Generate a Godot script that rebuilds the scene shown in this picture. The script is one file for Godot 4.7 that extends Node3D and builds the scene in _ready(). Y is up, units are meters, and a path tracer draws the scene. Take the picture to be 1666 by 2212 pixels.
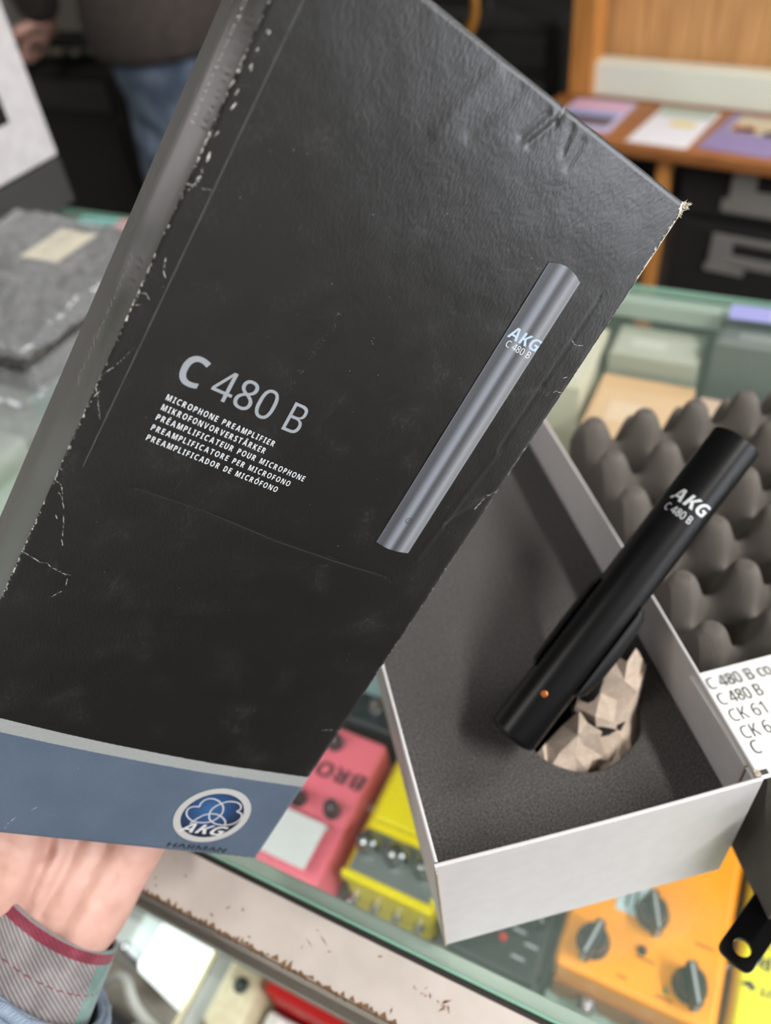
extends Node3D
# A black microphone carton lid held over a glass shop counter, with the open white tray, a microphone and foam beside it.

const UP := Vector3.UP
const COUNTER_AT := Vector3(-0.1013, 0.0, -0.1639)
const COUNTER_TURN := -0.5385
const CABINET_AT := Vector3(0.559, 0.0, -1.5707)
const CABINET_TURN := -0.698
const TRAY_AT := Vector3(0.0007, 0.0, -0.1130)
const TRAY_TURN := 0.1263
const FLOOR_Y := -0.95
const CEILING_Y := 1.75

var M := {}
var taken := {}

# ---------------------------------------------------------------- mesh building
class MB:
	var v := PackedVector3Array()
	var n := PackedVector3Array()
	var t := PackedVector2Array()
	var x := Transform3D()

	func tri(a: Vector3, b: Vector3, c: Vector3, na: Vector3, nb: Vector3, nc: Vector3, ua := Vector2.ZERO, ub := Vector2.ZERO, uc := Vector2.ZERO) -> void:
		if (b - a).cross(c - a).dot(na + nb + nc) > 0.0:
			var s := b; b = c; c = s
			s = nb; nb = nc; nc = s
			var w := ub; ub = uc; uc = w
		v.append(x * a); v.append(x * b); v.append(x * c)
		n.append((x.basis * na).normalized()); n.append((x.basis * nb).normalized()); n.append((x.basis * nc).normalized())
		t.append(ua); t.append(ub); t.append(uc)

	func quad(a: Vector3, b: Vector3, c: Vector3, d: Vector3, na: Vector3, nb: Vector3, nc: Vector3, nd: Vector3, ua := Vector2(0, 0), ub := Vector2(1, 0), uc := Vector2(1, 1), ud := Vector2(0, 1)) -> void:
		tri(a, b, c, na, nb, nc, ua, ub, uc)
		tri(a, c, d, na, nc, nd, ua, uc, ud)

	func flat(a: Vector3, b: Vector3, c: Vector3, d: Vector3, nn: Vector3) -> void:
		quad(a, b, c, d, nn, nn, nn, nn)

	# a box with bevelled edges
	func rbox(c: Vector3, s: Vector3, b := 0.001) -> void:
		var h := s * 0.5
		b = minf(b, minf(h.x, minf(h.y, h.z)) * 0.98)
		var g := h - Vector3.ONE * b
		for i in 3:
			var j := (i + 1) % 3
			var k := (i + 2) % 3
			for si in [-1.0, 1.0]:
				var nn := Vector3.ZERO
				nn[i] = si
				var p := []
				for q in [[-1, -1], [1, -1], [1, 1], [-1, 1]]:
					var w := Vector3.ZERO
					w[i] = si * h[i]; w[j] = q[0] * g[j]; w[k] = q[1] * g[k]
					p.append(c + w)
				quad(p[0], p[1], p[2], p[3], nn, nn, nn, nn)
				for sj in [-1.0, 1.0]:
					var nj := Vector3.ZERO
					nj[j] = sj
					var e := []
					for q in [[0, -1], [0, 1], [1, 1], [1, -1]]:
						var w := Vector3.ZERO
						w[i] = si * (h[i] if q[0] == 0 else g[i]); w[j] = sj * (g[j] if q[0] == 0 else h[j]); w[k] = q[1] * g[k]
						e.append(c + w)
					quad(e[0], e[1], e[2], e[3], nn, nn, nj, nj)
		for sx in [-1.0, 1.0]:
			for sy in [-1.0, 1.0]:
				for sz in [-1.0, 1.0]:
					tri(c + Vector3(sx * h.x, sy * g.y, sz * g.z), c + Vector3(sx * g.x, sy * h.y, sz * g.z), c + Vector3(sx * g.x, sy * g.y, sz * h.z), Vector3(sx, 0, 0), Vector3(0, sy, 0), Vector3(0, 0, sz))

	# a surface given by f(u, v); its front is the side that du x dv points to, or the other one
	func grid(nu: int, nv: int, f: Callable, flip := false, wrap := false) -> void:
		var p := PackedVector3Array()
		for j in nv + 1:
			for i in nu + 1:
				p.append(f.call(float(i) / nu, float(j) / nv))
		var q := PackedVector3Array()
		var w := nu + 1
		for j in nv + 1:
			for i in w:
				var i0 := i - 1
				var i1 := i + 1
				if wrap:
					i0 = nu - 1 if i == 0 else i - 1
					i1 = 1 if i == nu else i + 1
				i0 = maxi(i0, 0); i1 = mini(i1, nu)
				var du := p[j * w + i1] - p[j * w + i0]
				var dv := p[mini(j + 1, nv) * w + i] - p[maxi(j - 1, 0) * w + i]
				var nn := du.cross(dv)
				if nn.length_squared() < 1e-22:
					nn = Vector3.ZERO
				else:
					nn = nn.normalized()
				q.append(-nn if flip else nn)
		for j in nv:
			for i in nu:
				var a := j * w + i
				var na := q[a]
				var nb := q[a + 1]
				var nc := q[a + w + 1]
				var nd := q[a + w]
				var s := (na + nb + nc + nd).normalized()
				if na == Vector3.ZERO: na = s
				if nb == Vector3.ZERO: nb = s
				if nc == Vector3.ZERO: nc = s
				if nd == Vector3.ZERO: nd = s
				quad(p[a], p[a + 1], p[a + w + 1], p[a + w], na, nb, nc, nd, Vector2(float(i) / nu, float(j) / nv), Vector2(float(i + 1) / nu, float(j) / nv), Vector2(float(i + 1) / nu, float(j + 1) / nv), Vector2(float(i) / nu, float(j + 1) / nv))

	# profile of (radius, height) points turned round the y axis
	func lathe(prof: Array, seg := 24) -> void:
		for k in prof.size() - 1:
			var a: Vector2 = prof[k]
			var b: Vector2 = prof[k + 1]
			if a.distance_to(b) < 1e-7:
				continue
			var d := (b - a).normalized()
			var nr := Vector2(d.y, -d.x)
			for i in seg:
				var w0 := TAU * i / seg
				var w1 := TAU * (i + 1) / seg
				var e0 := Vector3(cos(w0), 0, sin(w0))
				var e1 := Vector3(cos(w1), 0, sin(w1))
				var m0 := e0 * nr.x + Vector3.UP * nr.y
				var m1 := e1 * nr.x + Vector3.UP * nr.y
				if a.x > 1e-7 and b.x > 1e-7:
					quad(e0 * a.x + Vector3.UP * a.y, e1 * a.x + Vector3.UP * a.y, e1 * b.x + Vector3.UP * b.y, e0 * b.x + Vector3.UP * b.y, m0, m1, m1, m0, Vector2(float(i) / seg, a.y), Vector2(float(i + 1) / seg, a.y), Vector2(float(i + 1) / seg, b.y), Vector2(float(i) / seg, b.y))
				elif a.x > 1e-7:
					tri(e0 * a.x + Vector3.UP * a.y, e1 * a.x + Vector3.UP * a.y, Vector3.UP * b.y, m0, m1, m0)
				else:
					tri(e0 * b.x + Vector3.UP * b.y, e1 * b.x + Vector3.UP * b.y, Vector3.UP * a.y, m0, m1, m0)

	# round tube along points
	func tube(path: Array, r0: float, r1 := -1.0, seg := 10, caps := true) -> void:
		if r1 < 0.0:
			r1 = r0
		var cnt := path.size()
		var rings := []
		var side := Vector3.ZERO
		for i in cnt:
			var d: Vector3 = (path[mini(i + 1, cnt - 1)] - path[maxi(i - 1, 0)]).normalized()
			if side == Vector3.ZERO:
				side = d.cross(Vector3.UP if absf(d.y) < 0.9 else Vector3.RIGHT).normalized()
			side = (side - d * side.dot(d)).normalized()
			var oth := d.cross(side)
			var r := lerpf(r0, r1, float(i) / (cnt - 1))
			var ring := []
			for k in seg + 1:
				var w := TAU * k / seg
				ring.append([path[i] + (side * cos(w) + oth * sin(w)) * r, side * cos(w) + oth * sin(w)])
			rings.append(ring)
		for i in cnt - 1:
			for k in seg:
				var a: Array = rings[i][k]
				var b: Array = rings[i][k + 1]
				var c: Array = rings[i + 1][k + 1]
				var e: Array = rings[i + 1][k]
				quad(a[0], b[0], c[0], e[0], a[1], b[1], c[1], e[1])
		if caps:
			for en in [0, cnt - 1]:
				var d: Vector3 = (path[1] - path[0]).normalized() * -1.0 if en == 0 else (path[cnt - 1] - path[cnt - 2]).normalized()
				for k in seg:
					tri(path[en], rings[en][k][0], rings[en][k + 1][0], d, d, d)

	# flat polygon in xy, from z0 to z1
	func prism(poly: PackedVector2Array, z0: float, z1: float) -> void:
		var idx := Geometry2D.triangulate_polygon(poly)
		for k in range(0, idx.size(), 3):
			var a := poly[idx[k]]
			var b := poly[idx[k + 1]]
			var c := poly[idx[k + 2]]
			tri(Vector3(a.x, a.y, z1), Vector3(b.x, b.y, z1), Vector3(c.x, c.y, z1), Vector3.BACK, Vector3.BACK, Vector3.BACK)
			tri(Vector3(a.x, a.y, z0), Vector3(b.x, b.y, z0), Vector3(c.x, c.y, z0), Vector3.FORWARD, Vector3.FORWARD, Vector3.FORWARD)
		var turn := -1.0 if Geometry2D.is_polygon_clockwise(poly) else 1.0
		for i in poly.size():
			var a := poly[i]
			var b := poly[(i + 1) % poly.size()]
			var d := (b - a).normalized()
			var nn := Vector3(d.y, -d.x, 0) * turn
			flat(Vector3(a.x, a.y, z0), Vector3(b.x, b.y, z0), Vector3(b.x, b.y, z1), Vector3(a.x, a.y, z1), nn)

	# flat ribbon of a given width along points in the xy plane, at height z, h thick
	func ribbon(pts: Array, wid: float, z: float, closed := false) -> void:
		var cnt := pts.size()
		var l := []
		for i in cnt:
			var a: Vector2 = pts[(i - 1 + cnt) % cnt] if closed else pts[maxi(i - 1, 0)]
			var b: Vector2 = pts[(i + 1) % cnt] if closed else pts[mini(i + 1, cnt - 1)]
			var d := (b - a).normalized()
			var o := Vector2(-d.y, d.x) * wid * 0.5
			l.append([pts[i] + o, pts[i] - o])
		for i in (cnt if closed else cnt - 1):
			var a: Array = l[i]
			var b: Array = l[(i + 1) % cnt]
			flat(Vector3(a[0].x, a[0].y, z), Vector3(b[0].x, b[0].y, z), Vector3(b[1].x, b[1].y, z), Vector3(a[1].x, a[1].y, z), Vector3.BACK)

	func mesh() -> ArrayMesh:
		var arr := []
		arr.resize(Mesh.ARRAY_MAX)
		arr[Mesh.ARRAY_VERTEX] = v
		arr[Mesh.ARRAY_NORMAL] = n
		arr[Mesh.ARRAY_TEX_UV] = t
		var m := ArrayMesh.new()
		if v.size():
			m.add_surface_from_arrays(Mesh.PRIMITIVE_TRIANGLES, arr)
		return m


func mb(at := Vector3.ZERO, b := Basis()) -> MB:
	var k := MB.new()
	k.x = Transform3D(b, at)
	return k

func numbered(called: String) -> String:
	if not taken.has(called):
		taken[called] = 0
		return called
	taken[called] += 1
	return "%s_%03d" % [called, taken[called]]

func tag(o: Node, label: String, category := "", group := "", kind := "") -> Node:
	if label: o.set_meta("label", label)
	if category: o.set_meta("category", category)
	if group: o.set_meta("group", group)
	if kind: o.set_meta("kind", kind)
	return o

func thing(called: String, label: String, category: String, at := Vector3.ZERO, turn := 0.0, group := "") -> Node3D:
	var o := Node3D.new()
	o.name = numbered(called)
	add_child(o)
	o.position = at
	o.rotation.y = turn
	tag(o, label, category, group)
	return o

func structure(called: String) -> Node3D:
	var o := Node3D.new()
	o.name = called
	add_child(o)
	o.set_meta("kind", "structure")
	return o

func part(k, called: String, m: Material, parent: Node) -> MeshInstance3D:
	var o := MeshInstance3D.new()
	o.name = called
	o.mesh = k.mesh() if k is MB else k
	o.material_override = m
	parent.add_child(o, true)
	return o

func boxpart(parent: Node, called: String, m: Material, c: Vector3, s: Vector3, b := 0.001) -> MeshInstance3D:
	var k := mb()
	k.rbox(c, s, b)
	return part(k, called, m, parent)

# counter frame: x along the counter, z towards the seller
func cl(x: float, y: float, z: float) -> Vector3:
	return COUNTER_AT + Basis(UP, COUNTER_TURN) * Vector3(x, y, z)

# cabinet frame across the aisle: x along it, d into it
func cab(x: float, y: float, d: float) -> Vector3:
	return CABINET_AT + Basis(UP, CABINET_TURN) * Vector3(x, y, -d)

# ---------------------------------------------------------------- materials
func mat(c: Color, rough := 0.6, metal := 0.0, spec := 0.5) -> StandardMaterial3D:
	var m := StandardMaterial3D.new()
	m.albedo_color = c
	m.roughness = rough
	m.metallic = metal
	m.metallic_specular = spec
	return m

func noise_tex(freq: float, c0: Color, c1: Color, seed_ := 1, size := 512, octaves := 4, lo := 0.25, hi := 0.75) -> NoiseTexture2D:
	var f := FastNoiseLite.new()
	f.seed = seed_
	f.noise_type = FastNoiseLite.TYPE_SIMPLEX_SMOOTH
	f.frequency = freq
	f.fractal_octaves = octaves
	var g := Gradient.new()
	g.offsets = PackedFloat32Array([lo, hi])
	g.colors = PackedColorArray([c0, c1])
	var n := NoiseTexture2D.new()
	n.width = size
	n.height = size
	n.seamless = true
	n.noise = f
	n.color_ramp = g
	return n

func mottled(c0: Color, c1: Color, rough: float, scale: Vector3, freq := 0.02, seed_ := 1, bump := 0.0, world := false, octaves := 4) -> StandardMaterial3D:
	var m := mat(Color.WHITE, rough)
	m.albedo_texture = noise_tex(freq, c0, c1, seed_, 512, octaves)
	m.uv1_triplanar = true
	m.uv1_world_triplanar = world
	m.uv1_scale = scale
	if bump > 0.0:
		m.heightmap_enabled = true
		m.heightmap_scale = bump
		m.heightmap_texture = noise_tex(freq * 1.7, Color.BLACK, Color.WHITE, seed_ + 7, 512, octaves)
	return m

func glow(c: Color, energy: float) -> StandardMaterial3D:
	var m := mat(c, 0.5)
	m.emission_enabled = true
	m.emission = c
	m.emission_energy_multiplier = energy
	return m

func img_tex(im: Image) -> ImageTexture:
	return ImageTexture.create_from_image(im)

func make_materials() -> void:
	M.white_card = mottled(Color(0.755, 0.745, 0.75), Color(0.77, 0.76, 0.765), 0.42, Vector3.ONE * 9.0, 0.02, 3)
	M.card_inside = mottled(Color(0.79, 0.76, 0.74), Color(0.83, 0.80, 0.785), 0.6, Vector3.ONE * 9.0, 0.02, 4)
	M.raw_board = mottled(Color(0.55, 0.51, 0.46), Color(0.72, 0.68, 0.62), 0.9, Vector3.ONE * 40.0, 0.05, 5)
	M.foam = mottled(Color(0.25, 0.243, 0.24), Color(0.66, 0.645, 0.635), 0.95, Vector3.ONE * 26.0, 0.09, 6, 0.30, false, 3)
	M.egg_foam = mottled(Color(0.39, 0.37, 0.35), Color(0.49, 0.465, 0.44), 1.0, Vector3.ONE * 30.0, 0.08, 8, 0.08, false, 3)
	M.mic = mat(Color(0.05, 0.05, 0.056), 0.34, 0.0, 0.35)
	M.mic_end = mat(Color(0.05, 0.05, 0.055), 0.4, 0.6)
	M.clip = mat(Color(0.05, 0.05, 0.053), 0.5, 0.0, 0.45)
	M.brass = mat(Color(0.72, 0.42, 0.22), 0.4, 0.7)
	M.steel = mat(Color(0.72, 0.72, 0.74), 0.25, 1.0)
	M.grey_steel = mat(Color(0.60, 0.59, 0.58), 0.5, 0.55)
	M.print_white = mat(Color(0.80, 0.82, 0.84), 0.5)
	M.print_grey = mat(Color(0.56, 0.585, 0.61), 0.5)
	M.print_blue = mat(Color(0.66, 0.74, 0.82), 0.5)
	M.print_faint = mat(Color(0.52, 0.525, 0.53), 0.5)
	M.print_dark = mat(Color(0.12, 0.13, 0.15), 0.55)
	M.ink = mat(Color(0.2, 0.2, 0.205), 0.7)
	M.black_plastic = mat(Color(0.07, 0.07, 0.075), 0.45)
	M.glossy_black = mat(Color(0.012, 0.012, 0.016), 0.12)
	M.paper = mat(Color(0.87, 0.875, 0.87), 0.7)
	M.cream_label = mottled(Color(0.86, 0.82, 0.70), Color(0.90, 0.86, 0.75), 0.6, Vector3.ONE * 20.0, 0.02, 9)
	M.tissue = mottled(Color(0.76, 0.69, 0.63), Color(0.83, 0.765, 0.705), 0.85, Vector3.ONE * 25.0, 0.02, 10)
	M.tissue.backlight_enabled = true
	M.tissue.backlight = Color(0.35, 0.3, 0.26)
	M.laminate = mottled(Color(0.735, 0.70, 0.675), Color(0.76, 0.725, 0.70), 0.2, Vector3.ONE * 3.0, 0.03, 11)
	M.chip = mottled(Color(0.30, 0.22, 0.15), Color(0.60, 0.46, 0.33), 0.95, Vector3.ONE * 60.0, 0.06, 12)
	M.fascia = mottled(Color(0.52, 0.49, 0.45), Color(0.575, 0.54, 0.50), 0.6, Vector3.ONE * 6.0, 0.03, 13)
	var g := mat(Color(0.66, 0.80, 0.74, 0.05), 0.02)
	g.transparency = BaseMaterial3D.TRANSPARENCY_ALPHA
	M.glass = g
	M.glass_edge = mat(Color(0.50, 0.66, 0.59), 0.12, 0.0, 0.6)
	M.channel = mat(Color(0.66, 0.72, 0.68), 0.4, 0.1)
	M.seal = mottled(Color(0.06, 0.055, 0.05), Color(0.16, 0.13, 0.10), 0.7, Vector3.ONE * 60.0, 0.06, 14)
	M.shelf_board = mottled(Color(0.56, 0.58, 0.55), Color(0.62, 0.64, 0.61), 0.6, Vector3.ONE * 5.0, 0.03, 15)
	M.wood = wood(Color(0.70, 0.46, 0.22), Color(0.80, 0.56, 0.30), Vector3(9, 0.6, 9), 16)
	M.wood_panel = wood(Color(0.76, 0.56, 0.36), Color(0.86, 0.66, 0.44), Vector3(7, 0.35, 7), 17)
	M.wood_board = wood(Color(0.55, 0.34, 0.18), Color(0.64, 0.42, 0.23), Vector3(1.5, 9, 9), 18)
	M.tolex = mottled(Color(0.055, 0.05, 0.048), Color(0.085, 0.08, 0.076), 0.85, Vector3.ONE * 12.0, 0.08, 19, 0.1)
	M.grille = mottled(Color(0.17, 0.16, 0.15), Color(0.26, 0.245, 0.23), 0.9, Vector3.ONE * 8.0, 0.12, 20, 0.1)
	M.denim = denim(Color(0.30, 0.37, 0.46), Color(0.40, 0.47, 0.56))
	M.jeans = mottled(Color(0.24, 0.29, 0.36), Color(0.40, 0.45, 0.52), 0.9, Vector3(4, 2, 4), 0.012, 22)
	M.jacket = mottled(Color(0.19, 0.165, 0.155), Color(0.25, 0.22, 0.205), 0.9, Vector3.ONE * 4.0, 0.02, 23)
	M.skin = mottled(Color(0.73, 0.56, 0.51), Color(0.80, 0.635, 0.585), 0.5, Vector3.ONE * 12.0, 0.008, 24, 0.010, false, 4)
	M.skin.subsurf_scatter_enabled = true
	M.skin.subsurf_scatter_strength = 0.06

func wood(c0: Color, c1: Color, scale: Vector3, seed_: int) -> StandardMaterial3D:
	var m := mottled(c0, c1, 0.5, scale, 0.02, seed_)
	return m

func denim(c0: Color, c1: Color) -> StandardMaterial3D:
	var im := Image.create(256, 256, false, Image.FORMAT_RGB8)
	var f := FastNoiseLite.new()
	f.seed = 31
	f.frequency = 0.03
	for y in 256:
		for x in 256:
			var w := 0.5 + 0.5 * sin((x + y) * TAU / 8.0)
			var b := f.get_noise_2d(x, y) * 0.5 + 0.5
			im.set_pixel(x, y, c0.lerp(Color(0.74, 0.77, 0.81), clampf(0.65 * w * w + 0.35 * b, 0, 1)).lerp(c1, 0.15))
	var m := mat(Color.WHITE, 0.95)
	m.albedo_texture = img_tex(im)
	m.uv1_triplanar = true
	m.uv1_scale = Vector3.ONE * 26.0
	return m

# ---------------------------------------------------------------- lettering
func text_mesh(s: String, bold := false, serif := false) -> TextMesh:
	var f := SystemFont.new()
	f.font_names = PackedStringArray(["Droid Serif" if serif else "Droid Sans"])
	f.font_weight = 700 if bold else 400
	var t := TextMesh.new()
	t.text = s
	t.font = f
	t.font_size = 64
	t.pixel_size = 0.001
	t.depth = 0.0
	t.curve_step = 1.0
	t.horizontal_alignment = HORIZONTAL_ALIGNMENT_LEFT
	return t

# lettering as a mesh whose ink spans (0, 0) to (wide, high) in xy
func letters(s: String, wide: float, high: float, bold := false, slant := 0.0, bend := 0.0, spacing := 0.0, serif := false) -> ArrayMesh:
	var vs := PackedVector3Array()
	if spacing > 0.0:
		var at := 0.0
		for ch in s:
			if ch == " ":
				at += 0.016 + spacing
				continue
			var a1 := text_mesh(ch, bold, serif).get_mesh_arrays()
			var p1: PackedVector3Array = a1[Mesh.ARRAY_VERTEX]
			var lo1 := 1e9
			var hi1 := -1e9
			for q in p1:
				lo1 = minf(lo1, q.x)
				hi1 = maxf(hi1, q.x)
			var ix1 = a1[Mesh.ARRAY_INDEX]
			if ix1 == null or ix1.size() == 0:
				for q in p1: vs.append(Vector3(q.x - lo1 + at, q.y, 0))
			else:
				for i in ix1: vs.append(Vector3(p1[i].x - lo1 + at, p1[i].y, 0))
			at += hi1 - lo1 + spacing
	else:
		var a := text_mesh(s, bold, serif).get_mesh_arrays()
		var p: PackedVector3Array = a[Mesh.ARRAY_VERTEX]
		var ix = a[Mesh.ARRAY_INDEX]
		if ix == null or ix.size() == 0:
			vs = p
		else:
			for i in ix: vs.append(p[i])
	var lo := Vector3.ONE * 1e9
	var hi := -lo
	for q in vs:
		lo = lo.min(q)
		hi = hi.max(q)
	var k := mb()
	for i in range(0, vs.size(), 3):
		var c := []
		for j in 3:
			var q := vs[i + j] - lo
			var e := Vector3(q.x / (hi.x - lo.x) * wide, q.y / (hi.y - lo.y) * high, 0)
			e.x += slant * e.y
			c.append(e)
		if (c[1] - c[0]).cross(c[2] - c[0]).length() < 1e-14:
			continue
		if bend > 0.0:
			var nn := []
			for j in 3:
				var w: float = (c[j].x - wide * 0.5) / bend
				nn.append(Vector3(sin(w), 0, cos(w)))
				c[j] = Vector3(sin(w) * bend, c[j].y, cos(w) * bend)
			k.tri(c[0], c[1], c[2], nn[0], nn[1], nn[2])
		else:
			k.tri(c[0], c[1], c[2], Vector3.BACK, Vector3.BACK, Vector3.BACK)
	return k.mesh()

# lettering lying on a surface: at = lower left of the ink, turned by angle in the surface's own xy plane
func lettering(parent: Node, s: String, at: Vector3, wide: float, high: float, m: Material, angle := 0.0, bold := false, b := Basis(), called := "lettering", slant := 0.0, spacing := 0.0) -> MeshInstance3D:
	var o := part(letters(s, wide, high, bold, slant, 0.0, spacing), called, m, parent)
	o.transform = Transform3D(b * Basis(Vector3.BACK, angle), at)
	return o

# ---------------------------------------------------------------- smooth bodies from tapered capsules
func sdf_mesh(bones: Array, cell: float, k: float, grooves := [], cut_y := -1e9) -> ArrayMesh:
	var lo := Vector3.ONE * 1e9
	var hi := -lo
	for b in bones:
		var r: float = maxf(b[2], b[3]) + k + cell * 3.0
		lo = lo.min(b[0] - Vector3.ONE * r).min(b[1] - Vector3.ONE * r)
		hi = hi.max(b[0] + Vector3.ONE * r).max(b[1] + Vector3.ONE * r)
	var nx := int((hi.x - lo.x) / cell) + 2
	var ny := int((hi.y - lo.y) / cell) + 2
	var nz := int((hi.z - lo.z) / cell) + 2
	var f := PackedFloat32Array()
	f.resize(nx * ny * nz)
	f.fill(1.0)
	for b in bones:
		var a: Vector3 = b[0]
		var e: Vector3 = b[1]
		var ra: float = b[2]
		var rb: float = b[3]
		var m: float = maxf(ra, rb) + k + cell * 2.0
		var l0 := ((a.min(e) - Vector3.ONE * m - lo) / cell).floor()
		var h0 := ((a.max(e) + Vector3.ONE * m - lo) / cell).ceil()
		var d := e - a
		var dd := maxf(d.length_squared(), 1e-12)
		for iz in range(maxi(0, int(l0.z)), mini(nz - 1, int(h0.z)) + 1):
			for iy in range(maxi(0, int(l0.y)), mini(ny - 1, int(h0.y)) + 1):
				var base := (iz * ny + iy) * nx
				for ix in range(maxi(0, int(l0.x)), mini(nx - 1, int(h0.x)) + 1):
					var p := lo + Vector3(ix, iy, iz) * cell
					var t := clampf((p - a).dot(d) / dd, 0.0, 1.0)
					var s := p.distance_to(a + d * t) - lerpf(ra, rb, t)
					var o := f[base + ix]
					if o < 0.9:
						var h := maxf(k - absf(s - o), 0.0) / k
						f[base + ix] = minf(s, o) - h * h * k * 0.25
					else:
						f[base + ix] = s
	for g in grooves:
		var a: Vector3 = g[0]
		var e: Vector3 = g[1]
		var wd: float = g[2]
		var dp: float = g[3]
		var grow := Vector3.ONE * wd * 2.5
		if g.size() > 4: grow.z = 0.05
		var l0 := ((a.min(e) - grow - lo) / cell).floor()
		var h0 := ((a.max(e) + grow - lo) / cell).ceil()
		var d := e - a
		var dd := maxf(d.length_squared(), 1e-12)
		for iz in range(maxi(0, int(l0.z)), mini(nz - 1, int(h0.z)) + 1):
			for iy in range(maxi(0, int(l0.y)), mini(ny - 1, int(h0.y)) + 1):
				for ix in range(maxi(0, int(l0.x)), mini(nx - 1, int(h0.x)) + 1):
					var p := lo + Vector3(ix, iy, iz) * cell
					if g.size() > 4:
						if p.z < 0.0: continue
						p.z = a.z
					var t := clampf((p - a).dot(d) / dd, 0.0, 1.0)
					var q := p.distance_to(a + d * t) / wd
					f[(iz * ny + iy) * nx + ix] += dp * exp(-q * q)
	if cut_y > -1e8:
		for iz in nz:
			for iy in ny:
				var c := cut_y - (lo.y + iy * cell)
				for ix in nx:
					var o := (iz * ny + iy) * nx + ix
					f[o] = maxf(f[o], c)
	var at := {}
	var vs := PackedVector3Array()
	var corner := [0, 1, nx, nx + 1, nx * ny, nx * ny + 1, nx * ny + nx, nx * ny + nx + 1]
	var off := [Vector3(0, 0, 0), Vector3(1, 0, 0), Vector3(0, 1, 0), Vector3(1, 1, 0), Vector3(0, 0, 1), Vector3(1, 0, 1), Vector3(0, 1, 1), Vector3(1, 1, 1)]
	var edges := [[0, 1], [2, 3], [4, 5], [6, 7], [0, 2], [1, 3], [4, 6], [5, 7], [0, 4], [1, 5], [2, 6], [3, 7]]
	for iz in nz - 1:
		for iy in ny - 1:
			var base := (iz * ny + iy) * nx
			for ix in nx - 1:
				var c := base + ix
				var f0 := f[c]
				if f0 > cell * 4.0 or f0 < -cell * 4.0:
					continue
				var inside := 0
				for q in 8:
					if f[c + corner[q]] < 0.0: inside += 1
				if inside == 0 or inside == 8:
					continue
				var sum := Vector3.ZERO
				var cnt := 0
				for ed in edges:
					var fa := f[c + corner[ed[0]]]
					var fb := f[c + corner[ed[1]]]
					if (fa < 0.0) != (fb < 0.0):
						sum += off[ed[0]].lerp(off[ed[1]], fa / (fa - fb))
						cnt += 1
				at[c] = vs.size()
				vs.append(lo + (Vector3(ix, iy, iz) + sum / cnt) * cell)
	var idx := PackedInt32Array()
	var ns := PackedVector3Array()
	ns.resize(vs.size())
	var step := [1, nx, nx * ny]
	for c in at:
		for ax in 3:
			if c + step[ax] >= f.size():
				continue
			var f0 := f[c]
			var f1 := f[c + step[ax]]
			if (f0 < 0.0) == (f1 < 0.0):
				continue
			var s1: int = step[(ax + 1) % 3]
			var s2: int = step[(ax + 2) % 3]
			if not (at.has(c - s1) and at.has(c - s2) and at.has(c - s1 - s2)):
				continue
			var q := [at[c], at[c - s1], at[c - s1 - s2], at[c - s2]]
			if f0 < 0.0:
				q.reverse()
			# clockwise from outside
			for tr in [[0, 1, 2], [0, 2, 3]]:
				var a: int = q[tr[0]]
				var b: int = q[tr[1]]
				var d: int = q[tr[2]]
				idx.append(a); idx.append(b); idx.append(d)
				var nn := (vs[d] - vs[a]).cross(vs[b] - vs[a])
				ns[a] += nn; ns[b] += nn; ns[d] += nn
	for i in ns.size():
		ns[i] = ns[i].normalized()
	var arr := []
	arr.resize(Mesh.ARRAY_MAX)
	arr[Mesh.ARRAY_VERTEX] = vs
	arr[Mesh.ARRAY_NORMAL] = ns
	arr[Mesh.ARRAY_INDEX] = idx
	var me := ArrayMesh.new()
	me.add_surface_from_arrays(Mesh.PRIMITIVE_TRIANGLES, arr)
	return me

# ================================================================ scene
func _ready() -> void:
	# camera: a phone held over the seller's side of the counter
	var cam := Camera3D.new()
	cam.name = "camera"
	add_child(cam)
	var lens := CameraAttributesPhysical.new()
	lens.frustum_focal_length = 18.66
	lens.frustum_focus_distance = 0.245
	lens.frustum_near = 0.02
	lens.frustum_far = 60.0
	lens.exposure_aperture = 4.9
	cam.attributes = lens
	cam.transform = Transform3D(Basis(Vector3(0.99127, -0.09448, 0.09194), Vector3(0.13183, 0.7104, -0.69134), Vector3(0.0, 0.69743, 0.71666)).orthonormalized(), Vector3(0, 0.3699, 0))
	cam.current = true
	# environment: daylight outside the shop window
	var we := WorldEnvironment.new()
	we.name = "environment"
	var env := Environment.new()
	env.background_mode = Environment.BG_COLOR
	env.background_color = Color(0.95, 0.965, 1.0)
	env.background_energy_multiplier = 19.0
	env.tonemap_mode = Environment.TONE_MAPPER_LINEAR
	env.tonemap_exposure = 0.52
	env.sdfgi_enabled = true
	env.ssao_enabled = true
	env.ssil_enabled = true
	we.environment = env
	add_child(we)
	make_materials()
	# ceiling lights: centre, size and energy
	ceiling_light(cl(1.68, CEILING_Y, 0.10), Vector2(0.14, 1.2), 17.0, "narrow fluorescent ceiling fitting above the counter towards the window", 0.0)
	ceiling_light(cl(-1.3, CEILING_Y, 0.9), Vector2(1.2, 0.6), 4.5, "fluorescent ceiling panel over the seller's side away from the window")
	ceiling_light(cl(1.6, CEILING_Y, -1.9), Vector2(1.2, 0.6), 11.0, "fluorescent ceiling panel over the aisle by the back wall")
	room()
	counter()
	tray()
	foam_insert()
	microphone()
	wadded_paper()
	egg_crate()
	carton_lid()
	pedals()
	counter_things()
	under_counter()
	cabinet()
	far_gear()
	photographer()
	customer()

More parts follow.
